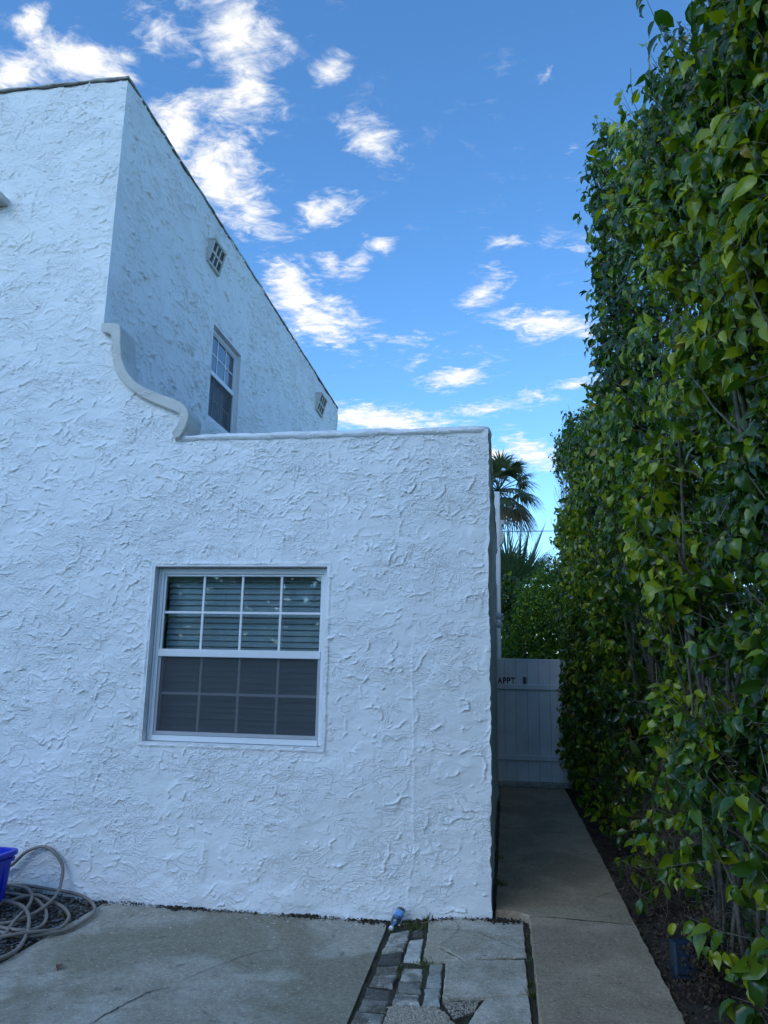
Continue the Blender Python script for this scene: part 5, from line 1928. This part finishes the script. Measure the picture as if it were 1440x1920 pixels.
mb.build('arm', M['vinyl'], lamp, True)


# ------------------------------------------------------------------ garden hose, bin, small things
def catmull(P, k=8):
    P = [Vector(p) for p in P]
    P = [P[0] * 2 - P[1]] + P + [P[-1] * 2 - P[-2]]
    out = []
    for i in range(1, len(P) - 2):
        a, b, c, d = P[i - 1:i + 3]
        for j in range(k):
            t = j / k
            out.append(0.5 * ((2 * b) + (c - a) * t + (2 * a - 5 * b + 4 * c - d) * t * t + (3 * b - a - 3 * c + d) * t ** 3))
    out.append(P[-2])
    return out


g0 = -0.05
HOSE = [(-3.75, 5.50, -0.04), (-3.74, 5.57, 0.04), (-3.612, 5.60, 0.111), (-3.508, 5.61, 0.208), (-3.385, 5.615, 0.252), (-3.283, 5.61, 0.22), (-3.202, 5.60, 0.134), (-3.168, 5.55, 0.048), (-3.118, 5.42, -0.005), (-3.085, 5.24, -0.027), (-3.087, 5.08, -0.040), (-3.15, 4.93, -0.05), (-3.30, 4.88, -0.05), (-3.55, 5.0, -0.05), (-3.72, 5.3, -0.05), (-3.70, 5.58, -0.035),
        (-3.52, 5.61, -0.020), (-3.33, 5.605, -0.028), (-3.15, 5.60, -0.04), (-3.00, 5.56, g0), (-2.852, 5.45, -0.07), (-2.775, 5.30, -0.078), (-2.757, 5.155, -0.080), (-2.768, 4.99, -0.082), (-2.83, 4.885, -0.075), (-2.94, 4.775, -0.07), (-3.12, 4.78, -0.055), (-3.4, 4.85, -0.05), (-3.68, 5.1, -0.05), (-3.76, 5.45, -0.045), (-3.62, 5.585, -0.02),
        (-3.44, 5.53, -0.01), (-3.285, 5.38, -0.012), (-3.175, 5.17, -0.02), (-3.11, 4.93, -0.035), (-3.025, 4.64, -0.06), (-3.1, 4.45, -0.06), (-3.4, 4.45, -0.05), (-3.7, 4.75, -0.045), (-3.72, 5.2, -0.04), (-3.56, 5.45, -0.04),
        (-3.36, 5.41, -0.03), (-3.20, 5.32, -0.028), (-3.055, 5.19, g0), (-2.955, 5.02, -0.06), (-2.937, 4.89, -0.06), (-3.01, 4.815, -0.05), (-3.2, 4.86, -0.045), (-3.38, 5.05, -0.04), (-3.40, 5.28, -0.035),
        (-3.26, 5.385, -0.012), (-3.118, 5.36, -0.04), (-2.992, 5.30, -0.055), (-2.877, 5.175, -0.065), (-2.822, 5.02, -0.070), (-2.832, 4.91, -0.068), (-2.92, 4.77, -0.045), (-3.15, 4.62, -0.05), (-3.45, 4.75, -0.04), (-3.58, 5.05, -0.04), (-3.50, 5.26, -0.035),
        (-3.235, 5.145, -0.005), (-3.09, 5.035, -0.02), (-2.962, 4.85, -0.04), (-2.882, 4.67, -0.07), (-2.852, 4.50, -0.075), (-2.93, 4.30, -0.075), (-3.2, 4.15, -0.07)]
hp = catmull(HOSE, 7)
mb = MB()
mb.tube(hp, 0.0118, 8)
tag(mb.build('garden_hose', M['hose'], None, True), 'taupe garden hose lying in loose coils on the gravel by the wall', 'hose')


def rrect(w, l, r, n=5):
    P = []
    for cx_, cy_, a0 in ((w / 2 - r, l / 2 - r, 0), (-w / 2 + r, l / 2 - r, 90), (-w / 2 + r, -l / 2 + r, 180), (w / 2 - r, -l / 2 + r, 270)):
        for k in range(n + 1):
            a = math.radians(a0 + 90 * k / n)
            P.append((cx_ + r * math.cos(a), cy_ + r * math.sin(a)))
    return P


def loft(levels, T, close_bottom=True):
    mb = MB()
    vs, fs = [], []
    m = None
    for w, l, r, z in levels:
        P = rrect(w, l, r)
        m = len(P)
        vs += [T @ Vector((x, y, z)) for x, y in P]
    for i in range(len(levels) - 1):
        for k in range(m):
            a, b = i * m + k, i * m + (k + 1) % m
            fs.append((a, b, b + m, a + m))
    if close_bottom:
        fs.append(tuple(range(m))[::-1])
    fs.append(tuple((len(levels) - 1) * m + k for k in range(m)))
    return mb.add(vs, fs)


TB = Matrix.Translation((-3.615, 5.085, -0.055)) @ Matrix.Rotation(math.radians(-4), 4, 'Z')
bin_ = empty('recycling_bin', (-3.615, 5.085, -0.055), 'bright blue plastic recycling tub standing beside the coiled hose', 'bin')
loft([(0.34, 0.44, 0.05, 0.0), (0.36, 0.46, 0.055, 0.01), (0.395, 0.50, 0.06, 0.27), (0.40, 0.505, 0.06, 0.33), (0.38, 0.485, 0.055, 0.33), (0.375, 0.48, 0.055, 0.27), (0.335, 0.435, 0.05, 0.02)], TB).build('body', M['bin'], bin_)
loft([(0.395, 0.50, 0.06, 0.285), (0.425, 0.53, 0.065, 0.283), (0.43, 0.535, 0.065, 0.305), (0.402, 0.507, 0.06, 0.306)], TB).build('lower_rim', M['bin'], bin_)
mbr = loft([(0.398, 0.503, 0.06, 0.322), (0.445, 0.55, 0.07, 0.322), (0.452, 0.557, 0.07, 0.332), (0.448, 0.553, 0.07, 0.352), (0.385, 0.49, 0.055, 0.352), (0.382, 0.487, 0.055, 0.331)], TB, False)
mbr.f = mbr.f[:-1]
mbr.build('rim', M['bin'], bin_)
for k in range(4):
    mb = MB()
    yk = -0.15 + 0.10 * k
    mb.bbox(0.182, 0.200, yk - 0.008, yk + 0.008, 0.10, 0.26, 0.004, TB)
    mb.build('rib', M['bin'], bin_)

# crushed plastic bottle
TBt = Matrix.Translation((-0.700, 5.600, 0.000)) @ Matrix.Rotation(math.radians(158), 4, 'Z') @ Matrix.Rotation(math.radians(-122), 4, 'X') @ Matrix.Scale(1.12, 4)
bottle = empty('plastic_bottle', (-0.72, 5.49, -0.10), 'small crushed clear water bottle with blue label against the wall foot', 'bottle')


def crushed(prof, T, seed, n=16):
    mb = MB()
    mb.lathe(prof, n)
    vs = []
    for v in mb.v:
        w = 0.12 * float(vnoise(np.array(v[0] * 45 + v[2] * 30), np.array(v[1] * 45 + v[2] * 20), seed)) + 1
        vs.append(T @ Vector((v[0] * w, v[1] * w * 0.8, v[2])))
    mb.v = vs
    return mb


crushed([(0.022, 0), (0.027, 0.006), (0.028, 0.02), (0.026, 0.03), (0.028, 0.045), (0.0285, 0.085), (0.024, 0.105), (0.013, 0.125), (0.011, 0.140)], TBt, 3).build('body', M['pet'], bottle, True)
crushed([(0.0290, 0.028), (0.0298, 0.030), (0.0300, 0.062), (0.0292, 0.064)], TBt, 3).build('label', M['label_blue'], bottle, True)
MB().lathe([(0.0135, 0.138), (0.014, 0.139), (0.014, 0.152), (0.012, 0.154)], 14, TBt).build('cap', M['cap'], bottle, True)

# dead leaf on the slab
me = MB()
V, F = leaf_template(ST, WD, 0.9, 0.5, 0.6)
lf = np_mesh('dead_leaf', V * 0.075, F)
o = link_mesh('dead_leaf', lf, M['brown_leaf'], None, True)
o.location = (-2.50, 4.46, -0.088)
o.rotation_euler = (0.25, 0.15, math.radians(195))
tag(o, 'single curled brown leaf lying on the concrete driveway', 'leaf')

# navy box half under the hedge
nb = empty('utility_box', (0.93, 4.72, 0), 'dark navy plastic box on the soil under the hedge leaves', 'utility box')
TN = Matrix.Translation((0.965, 4.78, -0.03)) @ Matrix.Rotation(math.radians(4), 4, 'Z') @ Matrix.Rotation(math.radians(-6), 4, 'X')
MB().bbox(-0.06, 0.06, 0, 0.09, 0.0, 0.19, 0.008, TN).build('case', M['navy'], nb)
MB().bbox(-0.055, 0.055, -0.012, -0.001, 0.03, 0.185, 0.004, TN).build('lid', M['navy'], nb)


# grass and weeds in the joints
def blades(spots, seed):
    rng = np.random.default_rng(seed)
    Vs, C = [], []
    n = 0
    for (x, y, z, r, cnt, h) in spots:
        px, py = rng.normal(x, r, cnt), rng.normal(y, r * 1.2, cnt)
        th = rng.uniform(0, 6.28, cnt)
        hh = h * rng.uniform(0.4, 1.1, cnt)
        lean = rng.normal(0, 0.5, (cnt, 2)) * hh[:, None]
        w = 0.0022
        for i in range(cnt):
            dx, dy = math.cos(th[i]) * w, math.sin(th[i]) * w
            b = (px[i], py[i])
            Vs += [(b[0] - dx, b[1] - dy, z), (b[0] + dx, b[1] + dy, z), (b[0] + lean[i, 0] * .4 + dx * .7, b[1] + lean[i, 1] * .4 + dy * .7, z + hh[i] * .6), (b[0] + lean[i, 0] * .4 - dx * .7, b[1] + lean[i, 1] * .4 - dy * .7, z + hh[i] * .6),
                   (b[0] + lean[i, 0], b[1] + lean[i, 1], z + hh[i]), (b[0] + lean[i, 0] + 0.0003, b[1] + lean[i, 1], z + hh[i])]
            g = rng.uniform(0.7, 1.3)
            C += [(0.05 * g, 0.085 * g, 0.02)] * 6 if rng.random() < 0.7 else [(0.13 * g, 0.11 * g, 0.04)] * 6
            n += 1
    F = []
    for i in range(n):
        F += [(6 * i, 6 * i + 1, 6 * i + 2, 6 * i + 3), (6 * i + 3, 6 * i + 2, 6 * i + 5, 6 * i + 4)]
    me = np_mesh('grass', np.array(Vs), np.array(F))
    tint_attr(me, np.array(C))
    return me


spots = [(-0.62, 5.55, -0.095, 0.05, 130, 0.05), (-0.57, 5.50, -0.085, 0.03, 60, 0.04), (-0.60, 4.78, -0.09, 0.02, 70, 0.025), (-0.47, 4.83, -0.07, 0.025, 90, 0.03), (-0.605, 4.66, -0.09, 0.012, 40, 0.02), (0.128, 4.45, -0.06, 0.008, 40, 0.07), (0.13, 4.62, -0.06, 0.01, 30, 0.04), (0.13, 4.95, -0.06, 0.01, 30, 0.03), (0.13, 5.4, -0.06, 0.008, 25, 0.025),
         (-3.36, 5.50, -0.06, 0.05, 70, 0.06), (-2.95, 5.28, -0.09, 0.025, 40, 0.04), (-0.045, 6.35, 0.0, 0.03, 60, 0.045), (-0.05, 7.2, 0.0, 0.02, 30, 0.03), (-0.20, 5.67, -0.05, 0.03, 40, 0.02), (-0.05, 4.93, -0.045, 0.03, 40, 0.012), (-0.15, 4.90, -0.045, 0.03, 40, 0.012), (-0.52, 5.62, -0.07, 0.02, 40, 0.06)]
g = link_mesh('grass', blades(spots, 3), M['grass'])
tag(g, 'thin weeds and grass growing in the joints of the paving', 'grass', kind='stuff')
# crumbs in the joint beside the path and among bricks
n = 900
jx = np.concatenate([RNG.normal(0.132, 0.008, 500), RNG.uniform(-0.78, -0.3, 400)])
jy = np.concatenate([RNG.uniform(3.6, 5.65, 500), RNG.uniform(3.9, 5.6, 400)])
tag(link_mesh('joint_crumbs', stones('joint_crumbs', np.stack([jx, jy, pz(jx) - 0.022 + RNG.uniform(0, 0.008, n)], 1), RNG.uniform(0.002, 0.007, n), M['litter'], 18), M['litter']), 'brown crumbs and leaf bits in the paving joints', 'debris', kind='stuff')
